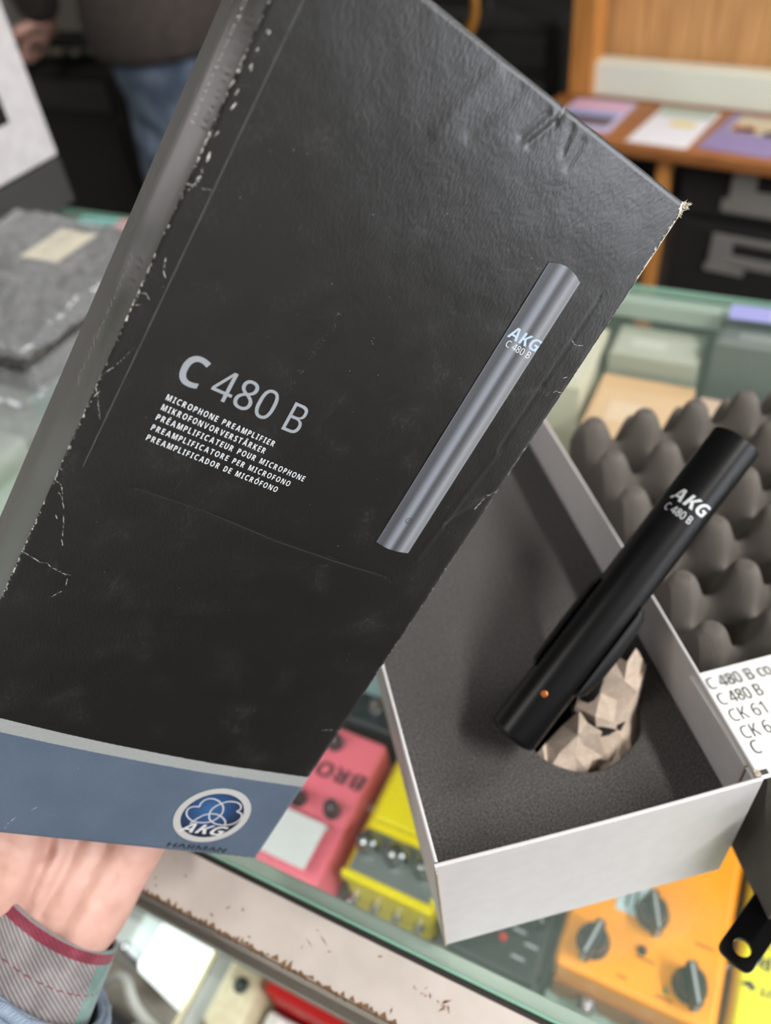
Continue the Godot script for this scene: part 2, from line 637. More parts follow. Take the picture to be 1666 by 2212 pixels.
func ceiling_light(at: Vector3, size: Vector2, energy: float, label: String, turn := COUNTER_TURN) -> void:
	var o := thing("ceiling_light", label, "light", at, turn)
	var k := mb()
	for s in [-1, 1]:
		k.rbox(Vector3(s * (size.x * 0.5 + 0.015), -0.02, 0), Vector3(0.03, 0.04, size.y + 0.06), 0.003)
		k.rbox(Vector3(0, -0.02, s * (size.y * 0.5 + 0.015)), Vector3(size.x + 0.06, 0.04, 0.03), 0.003)
	part(k, "frame", mat(Color(0.85, 0.85, 0.85), 0.5), o)
	boxpart(o, "diffuser", glow(Color(1, 0.98, 0.95), 3.0), Vector3(0, -0.012, 0), Vector3(size.x, 0.02, size.y), 0.002)
	var l := AreaLight3D.new()
	l.name = "lamp"
	l.area_size = size
	l.light_energy = energy
	l.light_color = Color(1.0, 0.985, 0.965)
	l.shadow_enabled = true
	l.set("area_range", 12.0)
	o.add_child(l)
	l.position = Vector3(0, -0.03, 0)
	l.rotation.x = -PI / 2

func room() -> void:
	var x0 := -3.2
	var x1 := 3.2
	var z0 := -3.4
	var z1 := 2.2
	var h := CEILING_Y - FLOOR_Y
	var wall_m := mottled(Color(0.66, 0.65, 0.62), Color(0.70, 0.69, 0.66), 0.8, Vector3.ONE * 1.5, 0.02, 41)
	var b := Basis(UP, COUNTER_TURN)
	var mk := func(called: String, m: Material, boxes: Array) -> void:
		var k := mb(COUNTER_AT, b)
		for q in boxes: k.rbox(q[0], q[1], 0.002)
		var o := part(k, called, m, self)
		o.set_meta("kind", "structure")
	mk.call("floor", mottled(Color(0.20, 0.18, 0.16), Color(0.25, 0.225, 0.20), 0.5, Vector3.ONE * 1.5, 0.02, 42), [[Vector3((x0 + x1) / 2, FLOOR_Y - 0.05, (z0 + z1) / 2), Vector3(x1 - x0 + 0.4, 0.1, z1 - z0 + 0.4)]])
	mk.call("ceiling", mat(Color(0.86, 0.86, 0.84), 0.9), [[Vector3((x0 + x1) / 2, CEILING_Y + 0.05, (z0 + z1) / 2), Vector3(x1 - x0 + 0.4, 0.1, z1 - z0 + 0.4)]])
	mk.call("wall_back", wall_m, [[Vector3((x0 + x1) / 2, FLOOR_Y + h / 2, z0 - 0.1), Vector3(x1 - x0 + 0.4, h, 0.2)]])
	mk.call("wall_front", wall_m, [[Vector3((x0 + x1) / 2, FLOOR_Y + h / 2, z1 + 0.1), Vector3(x1 - x0 + 0.4, h, 0.2)]])
	mk.call("wall_left", wall_m, [[Vector3(x0 - 0.1, FLOOR_Y + h / 2, (z0 + z1) / 2), Vector3(0.2, h, z1 - z0)]])
	# the wall at the end of the counter has a shop window
	var wz0 := -0.8
	var wz1 := 0.95
	var wy0 := -0.12
	var wy1 := 1.35
	mk.call("wall_right", wall_m, [
		[Vector3(x1 + 0.1, (FLOOR_Y + wy0) / 2, (z0 + z1) / 2), Vector3(0.2, wy0 - FLOOR_Y, z1 - z0)],
		[Vector3(x1 + 0.1, (CEILING_Y + wy1) / 2, (z0 + z1) / 2), Vector3(0.2, CEILING_Y - wy1, z1 - z0)],
		[Vector3(x1 + 0.1, (wy0 + wy1) / 2, (z0 + wz0) / 2), Vector3(0.2, wy1 - wy0, wz0 - z0)],
		[Vector3(x1 + 0.1, (wy0 + wy1) / 2, (z1 + wz1) / 2), Vector3(0.2, wy1 - wy0, z1 - wz1)]])
	var w := structure("window_1")
	w.position = cl(x1 + 0.1, wy0, (wz0 + wz1) / 2)
	w.rotation.y = COUNTER_TURN
	var wd := wz1 - wz0
	var wh := wy1 - wy0
	var k := mb()
	for s in [-1, 1]:
		k.rbox(Vector3(0, wh / 2, s * (wd / 2 - 0.02)), Vector3(0.06, wh, 0.04), 0.004)
		k.rbox(Vector3(0, wh / 2 + s * (wh / 2 - 0.02), 0), Vector3(0.06, 0.04, wd - 0.08), 0.004)
	k.rbox(Vector3(0, wh / 2, 0), Vector3(0.05, wh - 0.08, 0.04), 0.004)
	part(k, "window_frame", mat(Color(0.7, 0.7, 0.7), 0.4), w)
	var gp := mat(Color(1, 1, 1, 0.03), 0.02)
	gp.transparency = BaseMaterial3D.TRANSPARENCY_ALPHA
	for s in [-1, 1]:
		boxpart(w, "pane", gp, Vector3(0, wh / 2, s * (wd / 4)), Vector3(0.006, wh - 0.08, wd / 2 - 0.06), 0.001)

# ---------------------------------------------------------------- the glass counter
func counter() -> void:
	var o := thing("display_counter", "glass-topped display counter with a chipped pale laminate rail", "counter", Vector3(COUNTER_AT.x, FLOOR_Y, COUNTER_AT.z), COUNTER_TURN)
	var y := -FLOOR_Y
	var x0 := -1.5
	var x1 := 1.4
	var wid := x1 - x0
	var cx := (x0 + x1) / 2
	var k := mb()
	k.rbox(Vector3(cx, y - 0.0035, -0.2875), Vector3(wid, 0.007, 0.574), 0.0006)
	var top := part(k, "glass_top", M.glass, o)
	top.set_meta("label", "clear glass counter top")
	# polished green edges of the sheet
	for q in [[-0.0008, 0.0016], [-0.5742, 0.0016]]:
		boxpart(o, "glass_edge", M.glass_edge, Vector3(cx, y - 0.0035, q[0]), Vector3(wid, 0.0068, q[1]), 0.0004)
	boxpart(o, "edge_channel", M.channel, Vector3(cx, y - 0.0125, -0.0050), Vector3(wid, 0.010, 0.009), 0.0008)
	boxpart(o, "edge_channel", M.channel, Vector3(cx, y - 0.016, -0.566), Vector3(wid, 0.016, 0.016), 0.001)
	boxpart(o, "black_seal", M.seal, Vector3(cx, y - 0.0045, 0.0012), Vector3(wid, 0.0072, 0.0022), 0.0004)
	# laminate rail with a broken lower edge
	var rng := RandomNumberGenerator.new()
	rng.seed = 5
	boxpart(o, "rail", M.laminate, Vector3(cx, y - 0.0085, 0.0144), Vector3(wid, 0.017, 0.0242), 0.0008)
	var kf := mb()
	kf.rbox(Vector3(cx, y - 0.022, 0.0225), Vector3(wid, 0.040, 0.0075), 0.0008)
	part(kf, "rail_edge_strip", M.fascia, o)
	# splinters of chipboard where the laminate has broken off
	var kc := mb()
	var xx := -0.25
	while xx < 0.42:
		var w := rng.randf_range(0.0015, 0.0045)
		var hgt := rng.randf_range(0.0002, 0.0014) * (1.9 if rng.randf() < 0.12 else 1.0)
		var zz := 0.0262 + rng.randf_range(-0.0004, 0.0006)
		var a := Vector3(xx, y + 0.0001, zz)
		var b := Vector3(xx + w, y + 0.0001, zz)
		var c := Vector3(xx + w * rng.randf_range(0.2, 0.8), y + 0.0005, zz - hgt * 1.6)
		var d := Vector3(xx + w * 0.5, y - 0.0030, zz + 0.0007)
		for f in [[a, b, c], [a, c, d], [b, c, d], [a, b, d]]:
			var nn: Vector3 = (f[1] - f[0]).cross(f[2] - f[0]).normalized()
			if nn.dot((f[0] + f[1] + f[2]) / 3 - (a + b + c + d) / 4) < 0: nn = -nn
			kc.tri(f[0], f[1], f[2], nn, nn, nn)
		xx += w * rng.randf_range(0.35, 1.3)
	kc.rbox(Vector3(0.08, y - 0.0018, 0.0262), Vector3(0.66, 0.0022, 0.0010), 0.0003)
	var chips := part(kc, "chipped_edge", M.chip, o)
	chips.set_meta("label", "splintered brown chipboard edge")
	# nicks in the laminate
	var kn := mb()
	for i in 46:
		var px := rng.randf_range(-0.05, 0.2)
		if i < 14: px = rng.randf_range(0.105, 0.125)
		var pz := rng.randf_range(0.006, 0.023)
		if i < 14: pz = rng.randf_range(0.009, 0.014)
		var l := rng.randf_range(0.0004, 0.0016) * (2.2 if i % 9 == 0 else 1.0)
		var an := rng.randf() * TAU
		var d := Vector3(cos(an), 0, sin(an)) * l
		var e := Vector3(-sin(an), 0, cos(an)) * rng.randf_range(0.00015, 0.00055)
		var p := Vector3(px, y + 0.00006, pz)
		kn.flat(p - d - e * 0.3, p + e, p + d + e * 0.3, p - e, UP)
	var nk := part(kn, "nick", M.chip, o)
	nk.set_meta("kind", "stuff")
	# the case below: shelf, front glass, ends, posts and feet
	boxpart(o, "display_shelf", M.shelf_board, Vector3(cx, y - 0.270, -0.287), Vector3(wid, 0.016, 0.560), 0.001)
	boxpart(o, "base_deck", M.fascia, Vector3(cx, y - 0.47, -0.17), Vector3(wid, 0.02, 0.80), 0.002)
	boxpart(o, "base_panel", M.fascia, Vector3(cx, (y - 0.48) / 2, -0.56), Vector3(wid, y - 0.48, 0.02), 0.002)
	boxpart(o, "front_glass", M.glass, Vector3(cx, y - 0.24, -0.566), Vector3(wid, 0.44, 0.006), 0.001)
	for sx in [x0 + 0.01, x1 - 0.01]:
		boxpart(o, "end_panel", M.laminate, Vector3(sx, y / 2 - 0.01, -0.2875), Vector3(0.02, y - 0.02, 0.555), 0.002)
	# strip lamp inside, under the near edge of the glass
	var lamp := boxpart(o, "case_lamp", glow(Color(0.95, 1.0, 0.98), 3.0), Vector3(cx, y - 0.023, -0.0075), Vector3(wid - 0.1, 0.009, 0.009), 0.002)
	lamp.set_meta("label", "white strip lamp under the glass edge")
	for i in 3:
		var l := AreaLight3D.new()
		l.name = "case_light"
		l.area_size = Vector2(0.8, 0.008)
		l.light_energy = 0.13
		l.light_color = Color(0.96, 1.0, 0.99)
		l.shadow_enabled = true
		o.add_child(l, true)
		l.position = Vector3(-1.0 + i * 0.92, y - 0.0290, -0.014)
		l.rotation.x = -PI / 2 + deg_to_rad(35)

# ---------------------------------------------------------------- white tray, foam, microphone
func tray() -> void:
	var o := thing("carton_tray", "open white cardboard tray standing on the glass", "box", TRAY_AT, TRAY_TURN)
	var w := 0.125
	var l := 0.280
	var h := 0.082
	var th := 0.0016
	var wall := func(called: String, a: Vector3, b: Vector3, outn: Vector3, bulge: float, m_out: Material) -> MeshInstance3D:
		var k := mb()
		var d := (b - a)
		# outside and inside sheets, slightly bowed, joined by a rounded rim
		var f_at := func(u: float, v: float, off: float) -> Vector3:
			return a + d * u + UP * (v * h) + outn * (off + bulge * sin(PI * u) * v * v)
		k.grid(16, 6, func(u, v): return f_at.call(u, v, 0.0), d.cross(UP).dot(outn) < 0)
		k.grid(16, 6, func(u, v): return f_at.call(u, v, -th), d.cross(UP).dot(outn) > 0)
		k.grid(16, 4, func(u, v): return f_at.call(u, 1.0, -th * 0.5 + th * 0.5 * cos(PI * v)) + UP * (sin(PI * v) * th * 0.5), d.cross(-outn).dot(UP) < 0)
		return part(k, called, m_out, o)
	wall.call("side_panel", Vector3(0, 0.0006, 0), Vector3(w, 0.0006, 0), Vector3.BACK, 0.0006, M.white_card)
	wall.call("side_panel", Vector3(w, 0.0006, -th), Vector3(w, 0.0006, -l), Vector3.RIGHT, 0.0012, M.white_card)
	wall.call("side_panel", Vector3(0, 0.0006, -l), Vector3(w, 0.0006, -l), Vector3.FORWARD, 0.0004, M.white_card)
	wall.call("side_panel", Vector3(0, 0.0006, -th), Vector3(0, 0.0006, -l), Vector3.LEFT, 0.0006, M.white_card)
	boxpart(o, "bottom_panel", M.white_card, Vector3(w / 2, 0.0012, -l / 2), Vector3(w - 0.0005, 0.0014, l - 0.0005), 0.0004)
	# open seam with bare board in the near right corner
	var k := mb()
	k.rbox(Vector3(w - th - 0.0005, 0.068, -0.0075), Vector3(0.0009, 0.028, 0.0008), 0.0002)
	part(k, "torn_seam", M.raw_board, o)
	k = mb()
	k.rbox(Vector3(w - 0.0008, h + 0.0009, -0.0030), Vector3(0.0026, 0.0010, 0.0028), 0.0004)
	part(k, "torn_corner", M.raw_board, o)
	k = mb()
	k.rbox(Vector3(0.0003, 0.041, 0.0006), Vector3(0.0012, 0.078, 0.0012), 0.0005)
	part(k, "worn_edge", M.raw_board, o)

func foam_insert() -> void:
	var o := thing("foam_insert", "flat dark grey foam block inside the white tray with a round hole", "foam", TRAY_AT, TRAY_TURN)
	var top := 0.052
	var w := 0.1214
	var l := 0.2764
	var c := Vector3(0.0807, 0, -0.0595)
	var r := 0.0255
	var k := mb()
	# top surface: rings from the hole out to the rectangle
	var edge := func(a: float) -> Vector3:
		var d := Vector3(cos(a), 0, sin(a))
		var tx := ((w + 0.0018 - c.x) / d.x) if d.x > 1e-6 else ((0.0018 - c.x) / d.x if d.x < -1e-6 else 1e9)
		var tz := ((-0.0018 - c.z) / d.z) if d.z > 1e-6 else ((-l - 0.0018 - c.z) / d.z if d.z < -1e-6 else 1e9)
		return c + d * minf(tx, tz)
	var rad := func(a: float) -> float: return r * (1.0 + 0.03 * sin(3.0 * a + 1.0) + 0.02 * sin(5.0 * a))
	var angs := []
	for i in 96: angs.append(TAU * i / 96)
	for q in [Vector3(0.0018, 0, -0.0018), Vector3(w + 0.0018, 0, -0.0018), Vector3(0.0018, 0, -l - 0.0018), Vector3(w + 0.0018, 0, -l - 0.0018)]:
		angs.append(fposmod(atan2(q.z - c.z, q.x - c.x), TAU))
	angs.sort()
	for i in angs.size():
		var a0: float = angs[i]
		var a1: float = angs[(i + 1) % angs.size()]
		var d0 := Vector3(cos(a0), 0, sin(a0))
		var d1 := Vector3(cos(a1), 0, sin(a1))
		var i0: Vector3 = c + d0 * (rad.call(a0) + 0.0015) + UP * top
		var i1: Vector3 = c + d1 * (rad.call(a1) + 0.0015) + UP * top
		var e0: Vector3 = edge.call(a0) + UP * top
		var e1: Vector3 = edge.call(a1) + UP * top
		k.flat(i0, i1, e1, e0, UP)
		var s0: Vector3 = c + d0 * rad.call(a0) + UP * (top - 0.0018)
		var s1: Vector3 = c + d1 * rad.call(a1) + UP * (top - 0.0018)
		k.quad(i0, i1, s1, s0, UP, UP, -d1, -d0)
		k.quad(s0, s1, s1 + UP * (0.004 - s1.y), s0 + UP * (0.004 - s0.y), -d0, -d1, -d1, -d0)
		var b0 := e0 + UP * (0.003 - top)
		var b1 := e1 + UP * (0.003 - top)
		k.flat(e0, e1, b1, b0, ((e0 + e1) * 0.5 - Vector3(c.x, top, -l / 2)).slide(UP).normalized())
		k.flat(c + UP * 0.004, s0 + UP * (0.004 - s0.y), s1 + UP * (0.004 - s1.y), c + UP * 0.004, UP)
	part(k, "block", M.foam, o)
	# shiny cell walls that catch the light
	var ks := mb()
	var rng := RandomNumberGenerator.new()
	rng.seed = 8
	for i in 520:
		var p := Vector3(rng.randf_range(0.004, 0.12), top + 0.00012, -rng.randf_range(0.004, 0.20))
		if Vector2(p.x - c.x, p.z - c.z).length() < r + 0.003: continue
		var s := rng.randf_range(0.00006, 0.00015)
		var nn := Vector3(rng.randf_range(-0.6, 0.6), 1, rng.randf_range(-0.3, 0.8)).normalized()
		var ex := nn.cross(Vector3.FORWARD).normalized() * s
		var ez := nn.cross(ex).normalized() * s * rng.randf_range(1.0, 2.4)
		ks.flat(p - ex - ez, p + ex - ez, p + ex + ez, p - ex + ez, nn)
	var sp := part(ks, "cell_wall", mat(Color(0.30, 0.30, 0.31), 0.25, 0.0, 0.6), o)
	sp.set_meta("kind", "stuff")

func microphone() -> void:
	var lo := Vector3(0.0401, 0.0643, -0.1700)
	var hi := Vector3(0.1482, 0.1470, -0.2435)
	var ax := (hi - lo).normalized()
	var len := lo.distance_to(hi)
	var to_cam := (Vector3(0, 0.3699, 0) - (lo + hi) * 0.5).normalized()
	var zz := (to_cam - ax * to_cam.dot(ax)).normalized()
	var b := Basis(ax.cross(zz).normalized(), ax, zz)
	var o := thing("microphone", "slim black cylindrical microphone body leaning in the white tray", "microphone", lo)
	o.transform = Transform3D(b, lo)
	var r := 0.0105
	var k := mb()
	k.lathe([Vector2(0, 0), Vector2(0.0088, 0), Vector2(0.0098, 0.0006), Vector2(r, 0.002), Vector2(r, len - 0.0007), Vector2(r - 0.0007, len), Vector2(0.0088, len)], 48)
	part(k, "barrel", M.mic, o)
	k = mb()
	k.lathe([Vector2(0.0088, len), Vector2(0.0088, len - 0.004), Vector2(0, len - 0.004)], 48)
	part(k, "open_end", M.mic_end, o)
	var t := part(letters("AKG", 0.0165, 0.0056, true, 0.25, r + 0.00008), "brand_lettering", M.print_white, o)
	t.transform = Transform3D(Basis(UP, -0.02), Vector3(0, len * 0.767, 0))
	t = part(letters("C 480 B", 0.0125, 0.0034, false, 0.0, r + 0.00008), "model_lettering", M.print_white, o)
	t.transform = Transform3D(Basis(UP, -0.10), Vector3(0, len * 0.732, 0))
	k = mb(Vector3(0, len * 0.152, 0), Basis(UP, 0.02))
	k.x = k.x * Transform3D(Basis(Vector3.RIGHT, PI / 2), Vector3(0, 0, r - 0.0003))
	k.lathe([Vector2(0.0014, 0), Vector2(0.0014, 0.0004), Vector2(0.0010, 0.0006), Vector2(0, 0.0006)], 16)
	part(k, "screw", M.brass, o)
	# clip that holds it up
	var c := thing("microphone_clip", "black plastic clip gripping the lower half of the microphone", "clip", lo)
	c.transform = Transform3D(b, lo)
	k = mb()
	var y0 := len * 0.20
	var y1 := len * 0.475
	var shell := func(rr: float, u: float, v: float) -> Vector3:
		# from lip to lip round the back; the ends of the shell are rounded
		var w := lerpf(-1.95, 1.95, u)
		var trim := pow(absf(u - 0.5) * 2.0, 6.0) * 0.004
		var y := lerpf(y0 + trim, y1 - trim, v)
		return Vector3(sin(w) * rr, y, -cos(w) * rr)
	k.grid(40, 10, func(u, v): return shell.call(r + 0.0018, u, v), true)
	k.grid(40, 10, func(u, v): return shell.call(r + 0.0002, u, v), false)
	part(k, "shell", M.clip, c)
	for s in [-1.0, 1.0]:
		k = mb()
		var e0 := Vector3(sin(1.95) * s * (r + 0.0010), 0, -cos(1.95) * (r + 0.0010))
		var dirn := Vector3(s * 0.93, 0, 0.05).normalized()
		var rows := 14
		var edge := func(u: float, v: float, tt: float) -> Vector3:
			var wv := sin(PI * clampf(v * 1.0, 0.0, 1.0))
			var reach := (0.0012 + 0.0036 * pow(wv, 0.3)) * (1.0 if s > 0 else 0.45)
			return e0 + dirn * (reach * u) + UP * lerpf(y0 - 0.001, y1 + 0.002, v) + Vector3(0, 0, tt - 0.006 * u * u)
		k.grid(6, rows, func(u, v): return edge.call(u, v, 0.0007), s < 0)
		k.grid(6, rows, func(u, v): return edge.call(u, v, -0.0007), s > 0)
		k.grid(rows, 2, func(u, v): return edge.call(1.0, u, lerpf(-0.0007, 0.0007, v)), s > 0)
		k.grid(6, 2, func(u, v): return edge.call(u, 0.0, lerpf(-0.0007, 0.0007, v)), s > 0)
		k.grid(6, 2, func(u, v): return edge.call(u, 1.0, lerpf(-0.0007, 0.0007, v)), s < 0)
		part(k, "lip", M.clip, c)
	# swivel block and threaded socket going down into the hole of the foam
	k = mb()
	var foot := Vector3(0.083, 0.032, -0.185)
	var inv := c.transform.affine_inverse()
	var top_pt := Vector3(0, len * 0.33, -r - 0.001)
	k.tube([top_pt, top_pt + Vector3(0, 0.0, -0.006), inv * (foot + Vector3(0, 0.014, 0))], 0.0055, 0.0075, 16)
	part(k, "swivel", M.clip, c)
	k = mb()
	k.tube([inv * (foot + Vector3(0, 0.018, 0)), inv * (foot - Vector3(0, 0.020, 0))], 0.0115, 0.0115, 24)
	k.tube([inv * (foot + Vector3(0, 0.019, 0)), inv * (foot + Vector3(0, 0.015, 0))], 0.0122, 0.0122, 24)
	part(k, "socket", M.black_plastic, c)

func wadded_paper() -> void:
	# each wad is a few pleated, creased pieces of tissue
	var rng := RandomNumberGenerator.new()
	rng.seed = 7
	var sheet := func(parent: Node, at: Vector3, b: Basis, w: float, h: float, nx: int, ny: int, amp: float, wrap: float) -> void:
		var p := []
		for j in ny + 1:
			for i in nx + 1:
				var u := float(i) / nx - 0.5
				var v := float(j) / ny - 0.5
				var pleat := amp * (1.0 if (i + (j / 2)) % 2 == 0 else -1.0) * (0.6 + 0.4 * rng.randf())
				var taper := 1.0 - 0.35 * absf(v) - 0.25 * v
				var q := Vector3(u * w * taper, v * h, pleat - wrap * u * u * 4.0)
				q += Vector3(rng.randfn(0, 0.0011), rng.randfn(0, 0.0014), rng.randfn(0, 0.0010))
				p.append(at + b * q)
		var k := mb()
		for j in ny:
			for i in nx:
				var q := [p[j * (nx + 1) + i], p[j * (nx + 1) + i + 1], p[(j + 1) * (nx + 1) + i + 1], p[(j + 1) * (nx + 1) + i]]
				var tris := [[0, 1, 2], [0, 2, 3]] if (i + j) % 2 == 0 else [[0, 1, 3], [1, 2, 3]]
				for t in tris:
					var nn: Vector3 = (q[t[1]] - q[t[0]]).cross(q[t[2]] - q[t[0]]).normalized()
					if nn.dot(b.z) < 0: nn = -nn
					k.tri(q[t[0]], q[t[1]], q[t[2]], nn, nn, nn)
					var e := b.z * -0.0003
					k.tri(q[t[0]] + e, q[t[1]] + e, q[t[2]] + e, -nn, -nn, -nn)
		part(k, "crumpled_sheet", M.tissue, parent)
	var look := func(z: Vector3, up: Vector3) -> Basis:
		var zz := z.normalized()
		var xx := up.cross(zz).normalized()
		return Basis(xx, zz.cross(xx), zz)
	var o := thing("crumpled_paper", "taller crumpled cream tissue wad rising from the foam hole beside the clip", "paper", Vector3(0.0890, 0.034, -0.1840))
	sheet.call(o, Vector3(0.000, 0.024, 0.004), look.call(Vector3(0.1, 0.75, 0.9), Vector3(0.30, 0.8, -0.8)), 0.030, 0.046, 4, 5, 0.0014, 0.011)
	sheet.call(o, Vector3(-0.001, 0.012, 0.011), look.call(Vector3(-0.2, 0.9, 0.6), Vector3(0.15, 0.7, -0.9)), 0.026, 0.036, 4, 4, 0.0013, 0.009)
	sheet.call(o, Vector3(0.003, 0.010, -0.002), look.call(Vector3(0.5, 0.8, 0.3), Vector3(0.1, 0.9, -0.5)), 0.026, 0.034, 3, 4, 0.0024, 0.010)
	o = thing("crumpled_paper", "lower crumpled cream tissue wad at the near side of the foam hole", "paper", Vector3(0.0645, 0.027, -0.1670))
	sheet.call(o, Vector3(0.000, 0.020, 0.000), look.call(Vector3(-0.2, 0.9, 0.6), Vector3(0.8, 0.4, -0.6)), 0.022, 0.032, 3, 4, 0.0013, 0.008)
	sheet.call(o, Vector3(0.004, 0.013, 0.003), look.call(Vector3(0.2, 0.8, 0.8), Vector3(0.9, 0.2, -0.2)), 0.020, 0.032, 3, 4, 0.0020, 0.008)

func egg_crate() -> void:
	var o := thing("egg_crate_foam", "grey convoluted foam slab with rows of rounded peaks right of the tray", "foam", Vector3(0.136, 0, -0.106), 0.063)
	var w := 0.155
	var l := 0.268
	var p := 0.0305
	var hgt := func(x: float, z: float) -> float:
		var s := (cos(TAU * (x / p - 0.22)) + cos(TAU * (z / p + 0.18))) * 0.5
		return 0.0555 + 0.0200 * sin(s * PI * 0.5)
	var k := mb()
	k.grid(84, 150, func(u, v): return Vector3(u * w, hgt.call(u * w, -v * l), -v * l), true)
	k.grid(84, 2, func(u, v): return Vector3(u * w, hgt.call(u * w, 0.0) * v, 0.0), false)
	k.grid(84, 2, func(u, v): return Vector3(u * w, hgt.call(u * w, -l) * v, -l), true)
	k.grid(150, 2, func(u, v): return Vector3(0.0, hgt.call(0.0, -u * l) * v, -u * l), true)
	k.grid(150, 2, func(u, v): return Vector3(w, hgt.call(w, -u * l) * v, -u * l), false)
	k.flat(Vector3(0, 0.0003, 0), Vector3(w, 0.0003, 0), Vector3(w, 0.0003, -l), Vector3(0, 0.0003, -l), Vector3.DOWN)
	# fix the top side up
	part(k, "slab", M.egg_foam, o)
	# printed card on the peaks
	var c := thing("printed_card", "white printed list card lying on the grey foam by the tray corner", "card", Vector3(0.1222, 0.0795, -0.1300), 0.134)
	var cw := 0.085
	var ch := 0.048
	var curl := func(u: float, v: float) -> float: return 0.0008 * sin(PI * v)
	k = mb()
	k.grid(24, 12, func(u, v): return Vector3(u * cw, curl.call(u, v) + 0.0006, -v * ch), true)
	k.grid(24, 12, func(u, v): return Vector3(u * cw, curl.call(u, v), -v * ch), false)
	k.grid(24, 1, func(u, v): return Vector3(u * cw, curl.call(u, 0.0) + 0.0006 * v, 0), false)
	k.grid(24, 1, func(u, v): return Vector3(u * cw, curl.call(u, 1.0) + 0.0006 * v, -ch), true)
	k.grid(12, 1, func(u, v): return Vector3(0, curl.call(0.0, u) + 0.0006 * v, -u * ch), true)
	part(k, "sheet", M.paper, c)
	var rows := [["C 480 B co", 0.0395, 0.0275], ["C 480 B", 0.0318, 0.0185], ["CK 61", 0.0240, 0.0150], ["CK 6", 0.0162, 0.0120], ["C", 0.0096, 0.0030]]
	var flat_b := Basis(Vector3.RIGHT, -PI / 2)
	for i in rows.size():
		var q: Array = rows[i]
		lettering(c, q[0], Vector3(0.0046 + 0.0004 * i, 0.00150, -q[1] + 0.0005), q[2], 0.0056, M.ink, 0.0, false, flat_b)
	boxpart(c, "printed_bar", M.ink, Vector3(0.0042, 0.0009, -0.0022), Vector3(0.0056, 0.0002, 0.0020), 0.00005)
	# black strap end with a punched hole
	var s := thing("strap", "glossy black strap end with a punched hole beside the foam slab", "strap", Vector3(0.1212, 0.0002, -0.0968))
	var sdir := Vector3(0.0192, 0, -0.0149).normalized()
	s.transform.basis = Basis(sdir.cross(UP).normalized() * -1.0, UP, sdir.cross(sdir.cross(UP).normalized() * -1.0 * 0.0 + UP).cross(UP).normalized() * 0.0 + sdir).orthonormalized()
	s.transform.basis = Basis(UP.cross(sdir).normalized(), UP, sdir)
	k = mb()
	var hw := 0.0074
	var hr := 0.0036
	var th := 0.0022
	var outer := func(a: float) -> Vector2:
		# rounded tongue: half circle behind the hole, straight towards +z
		var d := Vector2(cos(a), sin(a))
		if d.y <= 0.0:
			var e := 4.0
			var q := pow(pow(absf(d.x) / hw, e) + pow(absf(d.y) / 0.0076, e), -1.0 / e)
			return d * q
		var tx := hw / absf(d.x) if absf(d.x) > 1e-6 else 1e9
		var ty := 0.05 / d.y
		return d * minf(tx, ty)
	var cnt := 64
	var aa := []
	for i in cnt: aa.append(TAU * i / cnt)
	for q in [Vector2(hw, 0.05), Vector2(-hw, 0.05)]: aa.append(fposmod(q.angle(), TAU))
	aa.sort()
	for i in aa.size():
		var a0: float = aa[i]
		var a1: float = aa[(i + 1) % aa.size()]
		var p0: Vector2 = outer.call(a0)
		var p1: Vector2 = outer.call(a1)
		var q0 := Vector2(cos(a0), sin(a0)) * hr
		var q1 := Vector2(cos(a1), sin(a1)) * hr
		k.flat(Vector3(q0.x, th, q0.y), Vector3(q1.x, th, q1.y), Vector3(p1.x * 0.94, th, p1.y), Vector3(p0.x * 0.94, th, p0.y), UP)
		k.flat(Vector3(q0.x, 0, q0.y), Vector3(q1.x, 0, q1.y), Vector3(p1.x, 0, p1.y), Vector3(p0.x, 0, p0.y), Vector3.DOWN)
		var m0 := Vector3(p0.x, 0, p0.y).normalized()
		var m1 := Vector3(p1.x, 0, p1.y).normalized()
		k.quad(Vector3(p0.x * 0.94, th, p0.y), Vector3(p1.x * 0.94, th, p1.y), Vector3(p1.x, th * 0.6, p1.y), Vector3(p0.x, th * 0.6, p0.y), UP, UP, m1, m0)
		k.quad(Vector3(p0.x, th * 0.6, p0.y), Vector3(p1.x, th * 0.6, p1.y), Vector3(p1.x, 0, p1.y), Vector3(p0.x, 0, p0.y), m0, m1, m1, m0)
		k.quad(Vector3(q0.x, th, q0.y), Vector3(q1.x, th, q1.y), Vector3(q1.x, 0, q1.y), Vector3(q0.x, 0, q0.y), -Vector3(q0.x, 0, q0.y).normalized(), -Vector3(q1.x, 0, q1.y).normalized(), -Vector3(q1.x, 0, q1.y).normalized(), -Vector3(q0.x, 0, q0.y).normalized())
	part(k, "tongue", M.glossy_black, s)

# ---------------------------------------------------------------- the black carton lid in the hand
const LID_W := 130.0
const LID_L := 287.0

func line_px(buf: PackedByteArray, w: int, h: int, a: Vector2, b: Vector2, c: Color, wid: float, alpha: float) -> void:
	var steps := int(a.distance_to(b) * 2.0) + 1
	for i in steps + 1:
		var p := a.lerp(b, float(i) / steps)
		var r := int(ceil(wid))
		for dy in range(-r, r + 1):
			for dx in range(-r, r + 1):
				var x := int(p.x) + dx
				var y := int(p.y) + dy
				if x < 0 or y < 0 or x >= w or y >= h: continue
				var q := clampf(wid + 0.5 - Vector2(x + 0.5 - p.x, y + 0.5 - p.y).length(), 0, 1) * alpha
				if q <= 0: continue
				var o := (y * w + x) * 3
				buf[o] = int(lerpf(buf[o], c.r * 255, q))
				buf[o + 1] = int(lerpf(buf[o + 1], c.g * 255, q))
				buf[o + 2] = int(lerpf(buf[o + 2], c.b * 255, q))

